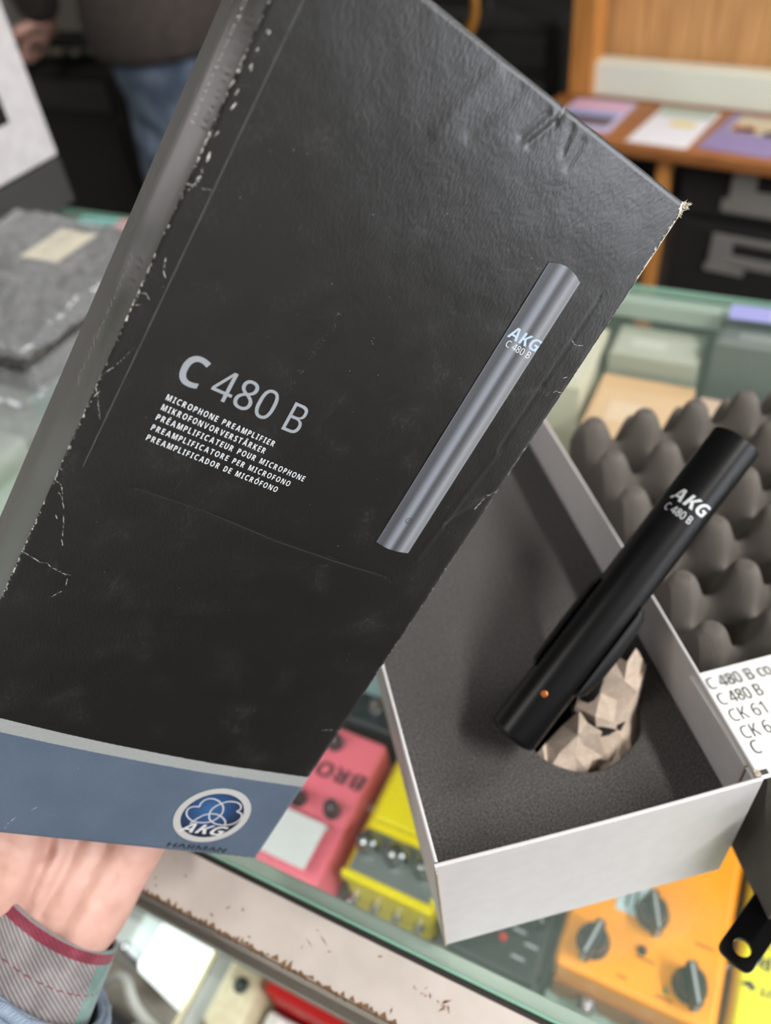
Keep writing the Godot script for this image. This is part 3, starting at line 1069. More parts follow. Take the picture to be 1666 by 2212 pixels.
func lid_front_texture() -> ImageTexture:
	var w := 928
	var h := 2048
	var sx := w / LID_W
	var sy := h / LID_L
	var f := FastNoiseLite.new()
	f.seed = 77
	f.frequency = 0.006
	f.fractal_octaves = 4
	var im_n := f.get_image(w, h, false, false, true)
	f.seed = 78
	f.frequency = 0.08
	var im_f := f.get_image(w, h, false, false, true)
	im_n.convert(Image.FORMAT_L8)
	im_f.convert(Image.FORMAT_L8)
	var d1 := im_n.get_data()
	var d2 := im_f.get_data()
	var buf := PackedByteArray()
	buf.resize(w * h * 3)
	for y in h:
		var my := (h - 1 - y) / sy
		for x in w:
			var mx := x / sx
			var top_arc := 46.2 + (mx - 95.0) * (mx - 95.0) * 0.00065
			var low_arc := 41.2 + (mx - 100.0) * (mx - 100.0) * 0.0005
			var i := y * w + x
			var n := (d1[i] - 128) / 128.0
			var m := (d2[i] - 128) / 128.0
			var r := 0.0
			var g := 0.0
			var b := 0.0
			if my > top_arc:
				# near-black print with faint grey scuffs
				var k := 15.0 + maxf(0.0, n) * 6.0 + maxf(0.0, n + m * 0.9 - 0.45) * 26.0
				r = k; g = k; b = k + 0.5
			elif my > low_arc:
				r = 150 + m * 4; g = 154 + m * 4; b = 154 + m * 4
			else:
				var k2 := m * 3 + n * 4
				r = 84 + k2; g = 98 + k2; b = 116 + k2
			buf[i * 3] = int(clampf(r, 0, 255))
			buf[i * 3 + 1] = int(clampf(g, 0, 255))
			buf[i * 3 + 2] = int(clampf(b, 0, 255))
	var white := Color(0.86, 0.85, 0.82)
	var rng := RandomNumberGenerator.new()
	rng.seed = 9
	var px := func(mx: float, my: float) -> Vector2: return Vector2(mx * sx, h - my * sy)
	# the printed hairline beside the left edge
	line_px(buf, w, h, px.call(6.9, 287), px.call(5.4, 143), Color(0.42, 0.42, 0.42), 0.55, 0.8)
	# paper showing through along the left edge and the cracks
	var cracks := [
		[[-0.4, 222.8], [1.4, 223.1], [2.3, 223.6]], [[3.6, 223.6], [5.7, 224.1]], [[1.0, 221.6], [2.4, 225.4], [1.8, 228.4]],
		[[0.2, 193.7], [2.0, 194.2], [3.1, 193.2]], [[0.2, 190.4], [1.8, 190.8]], [[2.6, 204.6], [3.5, 201.4], [4.9, 199.6]],
		[[-0.3, 165.8], [0.2, 169.8], [2.0, 172.9]], [[2.5, 174.0], [3.1, 175.6], [4.1, 178.4]], [[0.0, 166.0], [1.6, 163.4], [2.2, 162.0], [4.3, 157.8]], [[0.4, 163], [1.4, 165.2]],
		[[-0.2, 136.7], [2.2, 135.4], [3.4, 133.4], [4.2, 131.0], [5.4, 128.6]], [[5.8, 128.0], [6.6, 125.4], [7.6, 122.6], [8.4, 119.0], [9.4, 117.2]], [[2.4, 133.0], [3.6, 132.0]], [[4.2, 126.0], [5.0, 125.0]],
		[[-0.2, 111.6], [3.0, 110.8], [5.5, 109.7], [7.6, 110.2], [9.4, 109.0], [13.3, 108.1], [14.9, 108.3]], [[13.3, 108.0], [14.7, 106.4], [14.9, 104.4]], [[14.6, 102.0], [12.3, 99.0]],
		[[121.3, 237.4], [123.0, 236.6], [126.7, 237.8]], [[125.9, 220.1], [127.2, 221.4], [130.8, 221.9]], [[124.8, 218.6], [125.2, 220.8]], [[126.6, 226.0], [127.8, 226.9]],
		[[122.7, 70.7], [126.0, 71.6], [130.2, 72.0]], [[129.8, 183.3], [128.4, 182.0], [127.1, 179.7]], [[126.9, 179.4], [126.1, 176.0], [125.7, 174.4]], [[128.9, 181.0], [126.6, 180.6]],
		[[78.2, 287.1], [78.6, 285.0]], [[31.7, 2.4], [31.9, 5.5], [33.2, 8.2], [35.2, 11.0]], [[37.0, 12.6], [38.4, 14.2]], [[39.2, 14.8], [41.0, 16.4]],
	]
	for c in cracks:
		for i in c.size() - 1:
			var a := Vector2(c[i][0], c[i][1])
			var b := Vector2(c[i + 1][0], c[i + 1][1])
			var steps := maxi(2, int(a.distance_to(b) / 0.5))
			var last := a
			for s in steps:
				var e := a.lerp(b, float(s + 1) / steps) + Vector2(rng.randf_range(-0.13, 0.13), rng.randf_range(-0.13, 0.13))
				if rng.randf() < 0.86:
					line_px(buf, w, h, px.call(last.x, last.y), px.call(e.x, e.y), white, rng.randf_range(0.2, 0.75), rng.randf_range(0.35, 0.85))
				last = e
	for i in 620:
		var my := rng.randf_range(40, 286)
		var dens := 0.6 + 0.4 * sin(my * 0.21) * sin(my * 0.073 + 1.0)
		if rng.randf() > dens: continue
		var mx := absf(rng.randfn(0.0, 0.22))
		var p: Vector2 = px.call(mx, my)
		line_px(buf, w, h, p, p + Vector2(rng.randf_range(-1, 1), rng.randf_range(-6, 6)), white, rng.randf_range(0.25, 0.8), rng.randf_range(0.4, 0.9))
	# bright flakes near the top of the left edge
	for q in [[2.2, 257, 1.6], [2.6, 253, 2.6], [2.0, 247, 2.4], [2.4, 244, 3.0], [1.6, 236.5, 1.8], [2.2, 231.5, 4.2], [1.9, 225.8, 2.2], [2.8, 261, 2.0]]:
		for s in 2:
			var p: Vector2 = px.call(q[0] + rng.randf_range(-0.3, 0.3), q[1] + rng.randf_range(-0.6, 0.6))
			line_px(buf, w, h, p, p + Vector2(-1, q[2] * 2.6), white, rng.randf_range(0.4, 0.9), 0.85)
	for i in 300:
		var my := rng.randf_range(90, 286)
		var p: Vector2 = px.call(LID_W - absf(rng.randfn(0.0, 0.22)), my)
		line_px(buf, w, h, p, p + Vector2(0, rng.randf_range(-7, 7)), white, rng.randf_range(0.25, 0.8), rng.randf_range(0.3, 0.8))
	for i in 40:
		var p: Vector2 = px.call(rng.randf_range(96, 129), absf(rng.randfn(0, 0.3)))
		line_px(buf, w, h, p, p + Vector2(rng.randf_range(-8, 8), 0), white, 0.6, 0.6)
	# worn corner
	for i in 260:
		var a := rng.randf()
		var mx := LID_W - absf(rng.randfn(0, 1.3)) * (1.0 - a * 0.5)
		var my := LID_L - absf(rng.randfn(0, 2.2))
		if (LID_W - mx) + (LID_L - my) * 0.6 < 2.6:
			var p: Vector2 = px.call(mx, my)
			line_px(buf, w, h, p, p + Vector2(rng.randf_range(-3, 3), rng.randf_range(-5, 5)), Color(0.80, 0.77, 0.71), 1.6, 0.9)
	for i in 220:
		var p: Vector2 = px.call(LID_W - absf(rng.randfn(0, 0.35)), rng.randf_range(262, 287))
		line_px(buf, w, h, p, p + Vector2(rng.randf_range(-2, 1), rng.randf_range(-6, 6)), Color(0.76, 0.73, 0.68), rng.randf_range(0.5, 1.2), 0.8)
	# long pressed fold and fine scratches
	var fold := [[20.5, 141.6], [43.2, 141.6], [68.4, 139.6], [90.0, 139.4], [111.4, 139.7]]
	for i in fold.size() - 1:
		line_px(buf, w, h, px.call(fold[i][0], fold[i][1]), px.call(fold[i + 1][0], fold[i + 1][1]), Color(0.30, 0.30, 0.30), 0.5, 0.65)
	for i in 90:
		var my := rng.randf_range(52, 284)
		var mx := rng.randf_range(3, 127)
		var an := rng.randf() * TAU
		var l := rng.randf_range(0.4, 5.0)
		var p: Vector2 = px.call(mx, my)
		line_px(buf, w, h, p, p + Vector2(cos(an), sin(an)) * l * 7.0, Color(0.34, 0.34, 0.34), 0.35, rng.randf_range(0.2, 0.6))
	for i in 320:
		var p: Vector2 = px.call(rng.randf_range(3, 127), rng.randf_range(3, 284))
		line_px(buf, w, h, p, p + Vector2(rng.randf_range(-1.5, 1.5), rng.randf_range(-1.5, 1.5)), white, rng.randf_range(0.1, 0.6), rng.randf_range(0.2, 0.8))
	for i in 40:
		var s := rng.randf()
		var p: Vector2 = px.call(lerpf(47.0, 50.0, s) + rng.randfn(0, 0.5), lerpf(184, 212, s))
		line_px(buf, w, h, p, p + Vector2(1, 1), Color(0.62, 0.62, 0.62), 0.4, 0.7)
	return img_tex(Image.create_from_data(w, h, false, Image.FORMAT_RGB8, buf))

func lid_side_texture() -> ImageTexture:
	var w := 96
	var h := 1024
	var buf := PackedByteArray()
	buf.resize(w * h * 3)
	buf.fill(92)
	var rng := RandomNumberGenerator.new()
	rng.seed = 19
	var white := Color(0.84, 0.82, 0.78)
	for i in 700:
		var p := Vector2(absf(rng.randfn(0, 0.8)), rng.randf() * h)
		line_px(buf, w, h, p, p + Vector2(0, rng.randf_range(-5, 5)), white, rng.randf_range(0.3, 0.9), rng.randf_range(0.3, 0.9))
	for i in 60:
		var p := Vector2(rng.randf() * w, rng.randf() * h)
		line_px(buf, w, h, p, p + Vector2(rng.randf_range(-4, 4), rng.randf_range(-12, 12)), Color(0.36, 0.36, 0.36), 0.4, 0.5)
	return img_tex(Image.create_from_data(w, h, false, Image.FORMAT_RGB8, buf))

func carton_lid() -> void:
	var a := Vector3(-0.1705951, 0.13113298, -0.13079728)
	var ex := Vector3(0.76342674, -0.64209666, -0.06993922).normalized()
	var ey := Vector3(0.60060324, 0.74410513, -0.29254625)
	ey = (ey - ex * ey.dot(ex)).normalized()
	var o := thing("microphone_carton", "black cardboard carton lid with worn edges and grey lower band, held in the hand", "box", a)
	o.transform = Transform3D(Basis(ex, ey, ex.cross(ey)), a)
	var w := LID_W * 0.001
	var l := LID_L * 0.001
	var dp := 0.045
	var m := mat(Color.WHITE, 0.31, 0.0, 0.62)
	m.albedo_texture = lid_front_texture()
	m.texture_repeat = false
	m.heightmap_enabled = true
	m.heightmap_scale = 0.0022
	m.heightmap_texture = noise_tex(0.12, Color.BLACK, Color.WHITE, 61, 1024, 4)
	var dent := FastNoiseLite.new()
	dent.seed = 4
	dent.frequency = 26.0
	dent.fractal_octaves = 3
	var seg_d := func(p: Vector2, s: Vector2, e: Vector2) -> float: return p.distance_to(Geometry2D.get_closest_point_to_segment(p, s, e))
	var relief := func(x: float, y: float) -> float:
		var z := 0.00012 * dent.get_noise_2d(x, y) + 0.00003 * dent.get_noise_2d(x * 4.0 + 3.0, y * 4.0)
		var p := Vector2(x, y) * 1000.0
		# buckled folds below the nick in the top edge
		for g in [[Vector2(78.4, 287), Vector2(78.0, 282.5), 0.6, -0.00028], [Vector2(78.0, 282.5), Vector2(74.2, 274.5), 0.8, -0.00026], [Vector2(74.5, 283.5), Vector2(71.2, 275.0), 0.9, -0.00016], [Vector2(76.3, 284), Vector2(73.0, 275), 1.0, 0.00014], [Vector2(83, 284), Vector2(84.5, 278), 1.0, -0.00018], [Vector2(88, 283), Vector2(88, 276), 1.2, -0.00015], [Vector2(64, 284), Vector2(58, 268), 1.8, -0.00012], [Vector2(56, 284), Vector2(50, 264), 2.0, 0.00012]]:
			var q: float = seg_d.call(p, g[0], g[1]) / g[2]
			if q < 3.0: z += g[3] * exp(-q * q)
		# pressed flap outline along the right edge and torn patch
		for g in [[Vector2(121.6, 252), Vector2(121.0, 196), 0.5, -0.00018], [Vector2(127.1, 179.7), Vector2(119.0, 165.0), 0.6, -0.0002], [Vector2(113.5, 215), Vector2(122, 221), 0.6, -0.00012], [Vector2(121.0, 196), Vector2(117.0, 150.0), 0.8, 0.00012], [Vector2(20, 141.6), Vector2(112, 139.6), 0.5, -0.00012]]:
			var q: float = seg_d.call(p, g[0], g[1]) / g[2]
			if q < 3.0: z += g[3] * exp(-q * q)
		# the edges turn over
		var e := minf(minf(p.x, LID_W - p.x), minf(p.y, LID_L - p.y))
		if e < 0.8:
			z -= 0.0004 * (1.0 - e / 0.8) * (1.0 - e / 0.8)
		return z
	var k := mb()
	var warp := func(u: float, n: float) -> float:
		# finer rows at both ends so that the turned edges read
		return u
	k.grid(170, 340, func(u, v): return Vector3(u * w, (1.0 - v) * l, relief.call(u * w, (1.0 - v) * l)), true)
	part(k, "front_panel", m, o)
	k = mb()
	k.flat(Vector3(0.001, 0.001, -0.0015), Vector3(w - 0.001, 0.001, -0.0015), Vector3(w - 0.001, l - 0.001, -0.0015), Vector3(0.001, l - 0.001, -0.0015), Vector3.FORWARD)
	part(k, "inner_lining", M.raw_board, o)
	var sm := mat(Color.WHITE, 0.24, 0.0, 0.8)
	sm.albedo_texture = lid_side_texture()
	sm.texture_repeat = false
	var bow := func(v: float) -> float: return 0.0006 * sin(v * 9.0) + 0.0004 * sin(v * 23.0 + 1.0)
	# sides: u runs from the front edge to the back, v along the edge
	var side := func(p0: Vector3, p1: Vector3, out: Vector3, nm: String) -> void:
		var ks := mb()
		var along := p1 - p0
		var pos := func(u: float, v: float, off: float) -> Vector3:
			return p0 + along * v + Vector3(0, 0, -0.0004 - u * dp) + out * (off + maxf(0.0, u - 0.74) * 0.0075 + (0.0018 * u + bow.call(v) * u * (1.0 - u) * 2.4) - 0.0004 * pow(1.0 - u, 20.0))
		var flip := Vector3(0, 0, -1).cross(along).dot(out) < 0
		ks.grid(12, 80, func(u, v): return pos.call(u, v, 0.0), flip)
		ks.grid(12, 80, func(u, v): return pos.call(u, v, -0.0014), not flip)
		ks.grid(2, 80, func(u, v): return pos.call(1.0, v, -0.0014 * u), not flip)
		part(ks, nm, sm, o)
	side.call(Vector3(0, l, 0), Vector3(0, 0, 0), Vector3.LEFT, "side_panel")
	side.call(Vector3(w, l, 0), Vector3(w, 0, 0), Vector3.RIGHT, "side_panel")
	side.call(Vector3(0, l, 0), Vector3(w, l, 0), Vector3.UP, "end_panel")
	side.call(Vector3(0, 0, 0), Vector3(w, 0, 0), Vector3.DOWN, "end_panel")
	# torn paper at the upper right corner
	k = mb()
	var rng := RandomNumberGenerator.new()
	rng.seed = 14
	for i in 70:
		var p := Vector3(w - absf(rng.randfn(0, 0.0007)) + 0.0002, l - absf(rng.randfn(0, 0.0016)) + 0.0002, rng.randf_range(-0.0016, 0.0003))
		var d := Vector3(rng.randf_range(0.1, 1), rng.randf_range(-0.4, 1), rng.randf_range(-0.4, 0.4)).normalized() * rng.randf_range(0.0006, 0.0018)
		k.tube([p, p + d * 0.6, p + d + Vector3(rng.randf_range(-0.0003, 0.0003), rng.randf_range(-0.0003, 0.0003), 0)], rng.randf_range(0.00010, 0.00032), 0.00003, 5, false)
	part(k, "frayed_corner", mat(Color(0.74, 0.71, 0.65), 0.95), o)
	# lettering
	var z := 0.00028
	var tilt := -0.030
	var P := func(x: float, y: float) -> Vector3: return Vector3(x * 0.001, y * 0.001, z)
	lettering(o, "C", P.call(17.5, 175.9), 0.0066, 0.0092, M.print_grey, -0.03, true)
	lettering(o, "480", P.call(27.3, 175.4), 0.0190, 0.0093, M.print_grey, -0.012)
	lettering(o, "B", P.call(50.9, 174.7), 0.0052, 0.0092, M.print_grey, 0.0)
	var rows := [["MICROPHONE PREAMPLIFIER", 17.5, 169.9, 33.9, 0.0], ["MIKROFONVORVERSTÄRKER", 17.5, 166.7, 32.4, 0.45], ["PRÉAMPLIFICATEUR POUR MICROPHONE", 17.4, 163.5, 47.9, 0.45], ["PREAMPLIFICATORE PER MICROFONO", 17.4, 160.2, 44.5, 0.0], ["PREAMPLIFICADOR DE MICRÓFONO", 17.4, 156.9, 41.8, 0.45]]
	for q in rows:
		var hgt := 0.00185 + (0.00055 if q[4] > 0.0 else 0.0)
		lettering(o, q[0], P.call(q[1], q[2]), q[3] * 0.001, hgt, M.print_white, tilt - 0.006, true, Basis(), "lettering", 0.0, 0.016)
	# printed picture of the microphone
	var gr := Gradient.new()
	gr.offsets = PackedFloat32Array([0.0, 0.05, 0.20, 0.36, 0.44, 0.56, 0.64, 0.80, 0.93, 1.0])
	gr.colors = PackedColorArray([Color(0.36, 0.37, 0.40), Color(0.27, 0.28, 0.305), Color(0.25, 0.26, 0.28), Color(0.47, 0.49, 0.53), Color(0.49, 0.51, 0.55), Color(0.24, 0.25, 0.275), Color(0.29, 0.30, 0.32), Color(0.53, 0.545, 0.57), Color(0.44, 0.455, 0.475), Color(0.50, 0.51, 0.525)])
	var gt := GradientTexture2D.new()
	gt.gradient = gr
	gt.width = 256
	gt.height = 4
	var pm := mat(Color.WHITE, 0.5)
	pm.albedo_texture = gt
	pm.texture_repeat = false
	var pic := part(mb(), "printed_microphone", pm, o)
	k = mb()
	k.grid(24, 40, func(u, v): return Vector3(lerpf(99.1, 112.2, u) * 0.001, lerpf(151.0 - 0.9 * sin(PI * u), 252.6 + 1.7 * sin(PI * u), v) * 0.001, z), false)
	pic.mesh = k.mesh()
	pic.set_meta("label", "printed silver-grey microphone picture")
	k = mb()
	k.ribbon(circle_pts(Vector2(105.4, 162.0), 1.0, 1.0, 24), 0.00022, z + 0.00006, true)
	k.ribbon([Vector2(0.1051, 0.1613), Vector2(0.1057, 0.1627)], 0.0002, z + 0.00006)
	part(k, "printed_screw", mat(Color(0.16, 0.165, 0.18), 0.5), pic)
	lettering(pic, "AKG", Vector3(0.1001, 0.2287, z + 0.00006), 0.0118, 0.0038, M.print_blue, 0.0, true, Basis(), "lettering", 0.12)
	lettering(pic, "C 480 B", Vector3(0.1013, 0.2259, z + 0.00006), 0.0098, 0.0022, M.print_white)
	# round emblem
	var em := part(mb(), "emblem", mat(Color(0.69, 0.69, 0.685), 0.45), o)
	k = mb()
	var cc := Vector2(101.2, 20.9)
	k.ribbon(circle_pts(cc, 13.4, 13.2, 72), 0.0027, z, true)
	em.mesh = k.mesh()
	em.set_meta("label", "round blue and silver emblem")
	var gi := Gradient.new()
	gi.offsets = PackedFloat32Array([0.0, 0.45, 0.8, 1.0])
	gi.colors = PackedColorArray([Color(0.20, 0.37, 0.55), Color(0.13, 0.25, 0.41), Color(0.08, 0.13, 0.22), Color(0.07, 0.09, 0.14)])
	var gd := GradientTexture2D.new()
	gd.gradient = gi
	gd.fill = GradientTexture2D.FILL_RADIAL
	gd.fill_from = Vector2(0.40, 0.36)
	gd.fill_to = Vector2(0.98, 0.75)
	gd.width = 256
	gd.height = 256
	var dm := mat(Color.WHITE, 0.45)
	dm.albedo_texture = gd
	dm.texture_repeat = false
	k = mb()
	for i in 64:
		var p0 := Vector2.from_angle(TAU * i / 64)
		var p1 := Vector2.from_angle(TAU * (i + 1) / 64)
		var q := func(p: Vector2) -> Vector3: return Vector3((cc.x + p.x * 12.3) * 0.001, (cc.y + p.y * 12.1) * 0.001, z - 0.00002)
		k.tri(q.call(Vector2.ZERO), q.call(p0), q.call(p1), Vector3.BACK, Vector3.BACK, Vector3.BACK, Vector2(0.5, 0.5), Vector2(0.5 + p0.x * 0.5, 0.5 - p0.y * 0.5), Vector2(0.5 + p1.x * 0.5, 0.5 - p1.y * 0.5))
	part(k, "emblem_field", dm, em)
	var loops := [
		[[95.1, 16.9], [92.3, 18.5], [90.6, 20.7], [90.5, 23.2], [92.3, 24.5], [93.9, 24.6], [93.8, 26.0], [94.4, 28.2], [96.5, 29.5], [99.5, 29.0], [102.3, 27.1], [103.8, 24.9], [104.2, 22.0], [103.2, 19.4], [101.5, 17.6], [98.6, 16.7]],
		[[102.0, 28.0], [104.3, 29.3], [107.4, 29.3], [109.6, 28.1], [110.4, 26.0], [109.6, 24.8], [111.7, 24.0], [112.8, 22.3], [112.5, 20.0], [110.9, 17.9], [108.0, 16.8], [104.6, 16.9], [101.7, 18.2], [100.1, 20.2], [99.3, 23.0], [99.9, 25.6]],
		[[94.4, 15.4], [95.2, 17.2], [96.4, 19.2], [98.2, 21.1], [100.6, 21.9], [103.1, 21.8], [105.8, 20.4], [107.7, 18.5], [108.3, 16.0]]]
	for li in 3:
		var pts := []
		var src: Array = loops[li]
		var cn := src.size()
		var closed := li < 2
		for i in (cn if closed else cn - 1):
			for s in 4:
				var g := func(j: int) -> Vector2:
					var q: Array = src[posmod(j, cn)] if closed else src[clampi(j, 0, cn - 1)]
					return Vector2(q[0], q[1]) * 0.001
				pts.append(g.call(i).cubic_interpolate(g.call(i + 1), g.call(i - 1), g.call(i + 2), s / 4.0))
		k = mb()
		k.ribbon(pts, 0.00062, z + 0.00004, closed)
		part(k, "emblem_loop", mat(Color(0.72, 0.72, 0.74), 0.5), em)
	lettering(em, "AKG", Vector3(0.0914, 0.0110, z + 0.00007), 0.0172, 0.0050, mat(Color(0.78, 0.78, 0.78), 0.5), 0.0, true, Basis(), "lettering", 0.42)
	lettering(o, "HARMAN", P.call(90.8, 2.1), 0.0242, 0.0024, M.print_dark, 0.0, false, Basis(), "lettering", 0.1, 0.006)
	# lettering on the long side: reads down near the top and up again further down
	var sb := Basis(Vector3(0, -1, 0), Vector3(0, 0, 1), Vector3(-1, 0, 0))
	lettering(o, "professional", Vector3(-0.0024, 0.2730, -0.0205), 0.0380, 0.0098, mat(Color(0.78, 0.76, 0.76), 0.5), 0.0, false, sb)
	var sb2 := Basis(Vector3(0, 1, 0), Vector3(0, 0, -1), Vector3(-1, 0, 0))
	lettering(o, "professional", Vector3(-0.0024, 0.1600, -0.0120), 0.0380, 0.0098, M.print_faint, 0.0, false, sb2)

func circle_pts(c: Vector2, rx: float, ry: float, n: int) -> Array:
	var a := []
	for i in n: a.append(Vector2(c.x + cos(TAU * i / n) * rx, c.y + sin(TAU * i / n) * ry) * 0.001)
	return a

# ---------------------------------------------------------------- effect pedals under the glass
const SHELF_Y := -0.262

func pedal(called: String, label: String, x0: float, x1: float, z0: float, z1: float, top: float, m: Material, slope := 0.0, bev := 0.004) -> Node3D:
	var o := thing(called, label, "pedal", cl((x0 + x1) / 2, SHELF_Y, (z0 + z1) / 2), COUNTER_TURN)
	var w := x1 - x0
	var l := absf(z1 - z0)
	var h := top - SHELF_Y
	var k := mb()
	k.rbox(Vector3(0, h / 2 + 0.001, 0), Vector3(w, h - 0.002, l), bev)
	part(k, "body", m, o)
	k = mb()
	k.rbox(Vector3(0, 0.001, 0), Vector3(w - 0.006, 0.002, l - 0.006), 0.0006)
	part(k, "base_plate", M.black_plastic, o)
	return o

func knob(parent: Node, at: Vector3, r: float, h: float, m: Material, pointer := 0.0, bar := false, line: Material = null) -> void:
	var k := mb(at)
	k.lathe([Vector2(r, 0), Vector2(r, h * 0.25), Vector2(r * 0.86, h * 0.35), Vector2(r * 0.78, h * 0.9), Vector2(r * 0.68, h), Vector2(0, h)], 28)
	var o := part(k, "knob", m, parent)
	k = mb(at, Basis(UP, pointer))
	if bar:
		k.rbox(Vector3(0, h * 0.75, r * 0.25), Vector3(r * 0.62, h * 1.1, r * 2.3), r * 0.12)
		part(k, "pointer_bar", m, o)
		k = mb(at, Basis(UP, pointer))
		k.rbox(Vector3(0, h * 1.31, r * 0.3), Vector3(r * 0.16, h * 0.03, r * 2.1), 0.0001)
		k.rbox(Vector3(0, h * 0.7, r * 1.40), Vector3(r * 0.18, h * 0.9, r * 0.04), 0.0001)
	else:
		k.rbox(Vector3(0, h + 0.0001, r * 0.4), Vector3(r * 0.14, 0.0004, r * 0.6), 0.0001)
	part(k, "pointer_line", line if line else M.print_white, o)

func jack(parent: Node, at: Vector3, turn: float) -> void:
	var k := mb(at, Basis(UP, turn) * Basis(Vector3.RIGHT, PI / 2))
	k.lathe([Vector2(0.0075, 0), Vector2(0.0075, 0.003), Vector2(0.0055, 0.003), Vector2(0.0055, 0.007), Vector2(0.0036, 0.007), Vector2(0.0036, 0.001)], 20)
	part(k, "jack", M.steel, parent)

func footswitch(parent: Node, at: Vector3) -> void:
	var k := mb(at)
	k.lathe([Vector2(0.0075, 0), Vector2(0.0075, 0.003), Vector2(0.005, 0.003), Vector2(0.005, 0.008), Vector2(0.0042, 0.0095), Vector2(0, 0.0095)], 24)
	part(k, "footswitch", M.steel, parent)

func pedals() -> void:
	var fl := Basis(Vector3.RIGHT, -PI / 2)
	var upside := Basis(UP, PI) * fl
	# pink one
	var pink := mat(Color(0.94, 0.46, 0.53), 0.35)
	var o := pedal("effect_pedal", "pink effect pedal with dark knobs and a white card on it", -0.075, -0.0136, -0.178, -0.058, -0.2, pink, 0.0, 0.004)
	var ht := -0.2 - SHELF_Y
	var pc := Vector2((-0.075 - 0.0136) / 2, (-0.178 - 0.058) / 2)
	for q in [[-0.0530, -0.1620, 0.4], [-0.0290, -0.1120, 0.5], [-0.0575, -0.1105, 2.6]]:
		knob(o, Vector3(q[0] - pc.x, ht, q[1] - pc.y), 0.0066, 0.012, mat(Color(0.20, 0.21, 0.23), 0.35), q[2])
	lettering(o, "BRO", Vector3(-0.0165 - pc.x, ht + 0.0004, -0.1460 - pc.y), 0.040, 0.0125, mat(Color(0.13, 0.15, 0.17), 0.5), 0.0, true, upside, "lettering", 0.1)
	footswitch(o, Vector3(0, ht, 0.045))
	jack(o, Vector3(0.031, 0.03, -0.02), PI / 2)
	var c := thing("price_card", "blank white price card lying on the pink pedal", "card", cl(-0.0445, -0.1998, -0.0805), COUNTER_TURN)
	boxpart(c, "card", M.paper, Vector3(0, 0.0102, 0), Vector3(0.041, 0.0006, 0.0345), 0.0002)
	boxpart(c, "card_fold", M.paper, Vector3(0, 0.005, -0.0168), Vector3(0.041, 0.0100, 0.0006), 0.0002)
	# yellow one with a grey control plate
	var yel := mat(Color(0.93, 0.86, 0.06), 0.3)
	o = pedal("effect_pedal", "yellow effect pedal with two chrome knobs on a grey plate", -0.0035, 0.0680, -0.190, -0.074, -0.2, yel, 0.0, 0.006)
	var yc := Vector2((-0.0035 + 0.068) / 2, (-0.190 - 0.074) / 2)
	boxpart(o, "treadle", yel, Vector3(0, ht + 0.004, -0.020), Vector3(0.060, 0.010, 0.070), 0.003)
	boxpart(o, "control_plate", mat(Color(0.50, 0.53, 0.52), 0.35, 0.3), Vector3(0, ht + 0.0004, 0.037), Vector3(0.062, 0.0016, 0.034), 0.0006)
	boxpart(o, "near_lip", yel, Vector3(0, ht - 0.002, 0.055), Vector3(0.0715, 0.010, 0.008), 0.003)
	for kx in [0.0075, 0.0300, 0.0520]:
		var kd := mb(Vector3(kx - yc.x, ht + 0.0012, -0.1000 - yc.y))
		kd.lathe([Vector2(0.0088, 0), Vector2(0.0088, 0.002), Vector2(0.0074, 0.0035), Vector2(0.0074, 0.009), Vector2(0.0068, 0.0112), Vector2(0.0052, 0.0128), Vector2(0.0028, 0.0137), Vector2(0, 0.0140)], 28)
		part(kd, "knob", mat(Color(0.66, 0.68, 0.68), 0.14, 1.0), o)
	for i in 4:
		var k := mb(Vector3(-0.026 + i * 0.017, ht * 0.55, 0.058), Basis(Vector3.RIGHT, PI / 2))
		k.lathe([Vector2(0.0036, 0), Vector2(0.0036, 0.004), Vector2(0.0022, 0.006), Vector2(0, 0.006)], 16)
		part(k, "bolt", M.steel, o)
	# dark one behind the pink one
	o = pedal("effect_pedal", "dark teal effect pedal with amber lettering behind the pink pedal", -0.078, -0.008, -0.295, -0.188, -0.205, mat(Color(0.12, 0.17, 0.19), 0.3))
	var dh := -0.205 - SHELF_Y
	lettering(o, "TRE", Vector3(0.030, dh + 0.0003, 0.020), 0.026, 0.008, mat(Color(0.80, 0.48, 0.15), 0.5), 0.0, true, upside)
	for q in [[-0.02, 0.035], [0.004, 0.036], [0.024, 0.037]]:
		knob(o, Vector3(q[0], dh, q[1]), 0.0055, 0.010, M.steel)
	boxpart(o, "label_plate", mat(Color(0.55, 0.66, 0.68), 0.3), Vector3(-0.010, dh + 0.0004, 0.012), Vector3(0.026, 0.0008, 0.026), 0.0003)
	# black one between the yellow and the orange
	o = pedal("effect_pedal", "black effect pedal with white print and a red lamp left of the orange pedal", 0.080, 0.1440, -0.180, -0.062, -0.205, mat(Color(0.085, 0.10, 0.105), 0.35))
	for q in [[-0.018, 0.030, 0.3], [0.004, 0.012, -0.4], [0.022, 0.020, 0.9], [0.020, -0.020, 0.0], [-0.018, -0.018, 0.5]]:
		knob(o, Vector3(q[0], dh, q[1]), 0.0052, 0.010, M.black_plastic, q[2])
	for q in [[-0.004, 0.034], [0.012, 0.030], [0.022, 0.036], [-0.020, 0.046], [0.016, 0.046]]:
		boxpart(o, "print_dash", M.print_grey, Vector3(q[0], dh + 0.0003, q[1]), Vector3(0.0085, 0.0002, 0.0018), 0.00005)
	var kl := mb(Vector3(0.0030, dh, 0.038))
	kl.lathe([Vector2(0.0026, 0), Vector2(0.0026, 0.001), Vector2(0.0016, 0.0026), Vector2(0, 0.003)], 16)
	part(kl, "indicator", mat(Color(0.75, 0.12, 0.12), 0.2), o)
	# big orange one
	var org := mat(Color(0.94, 0.60, 0.07), 0.38)
	o = pedal("effect_pedal", "large orange effect pedal with three black pointer knobs", 0.1490, 0.2490, -0.2150, -0.0800, -0.2, org, 0.0, 0.005)
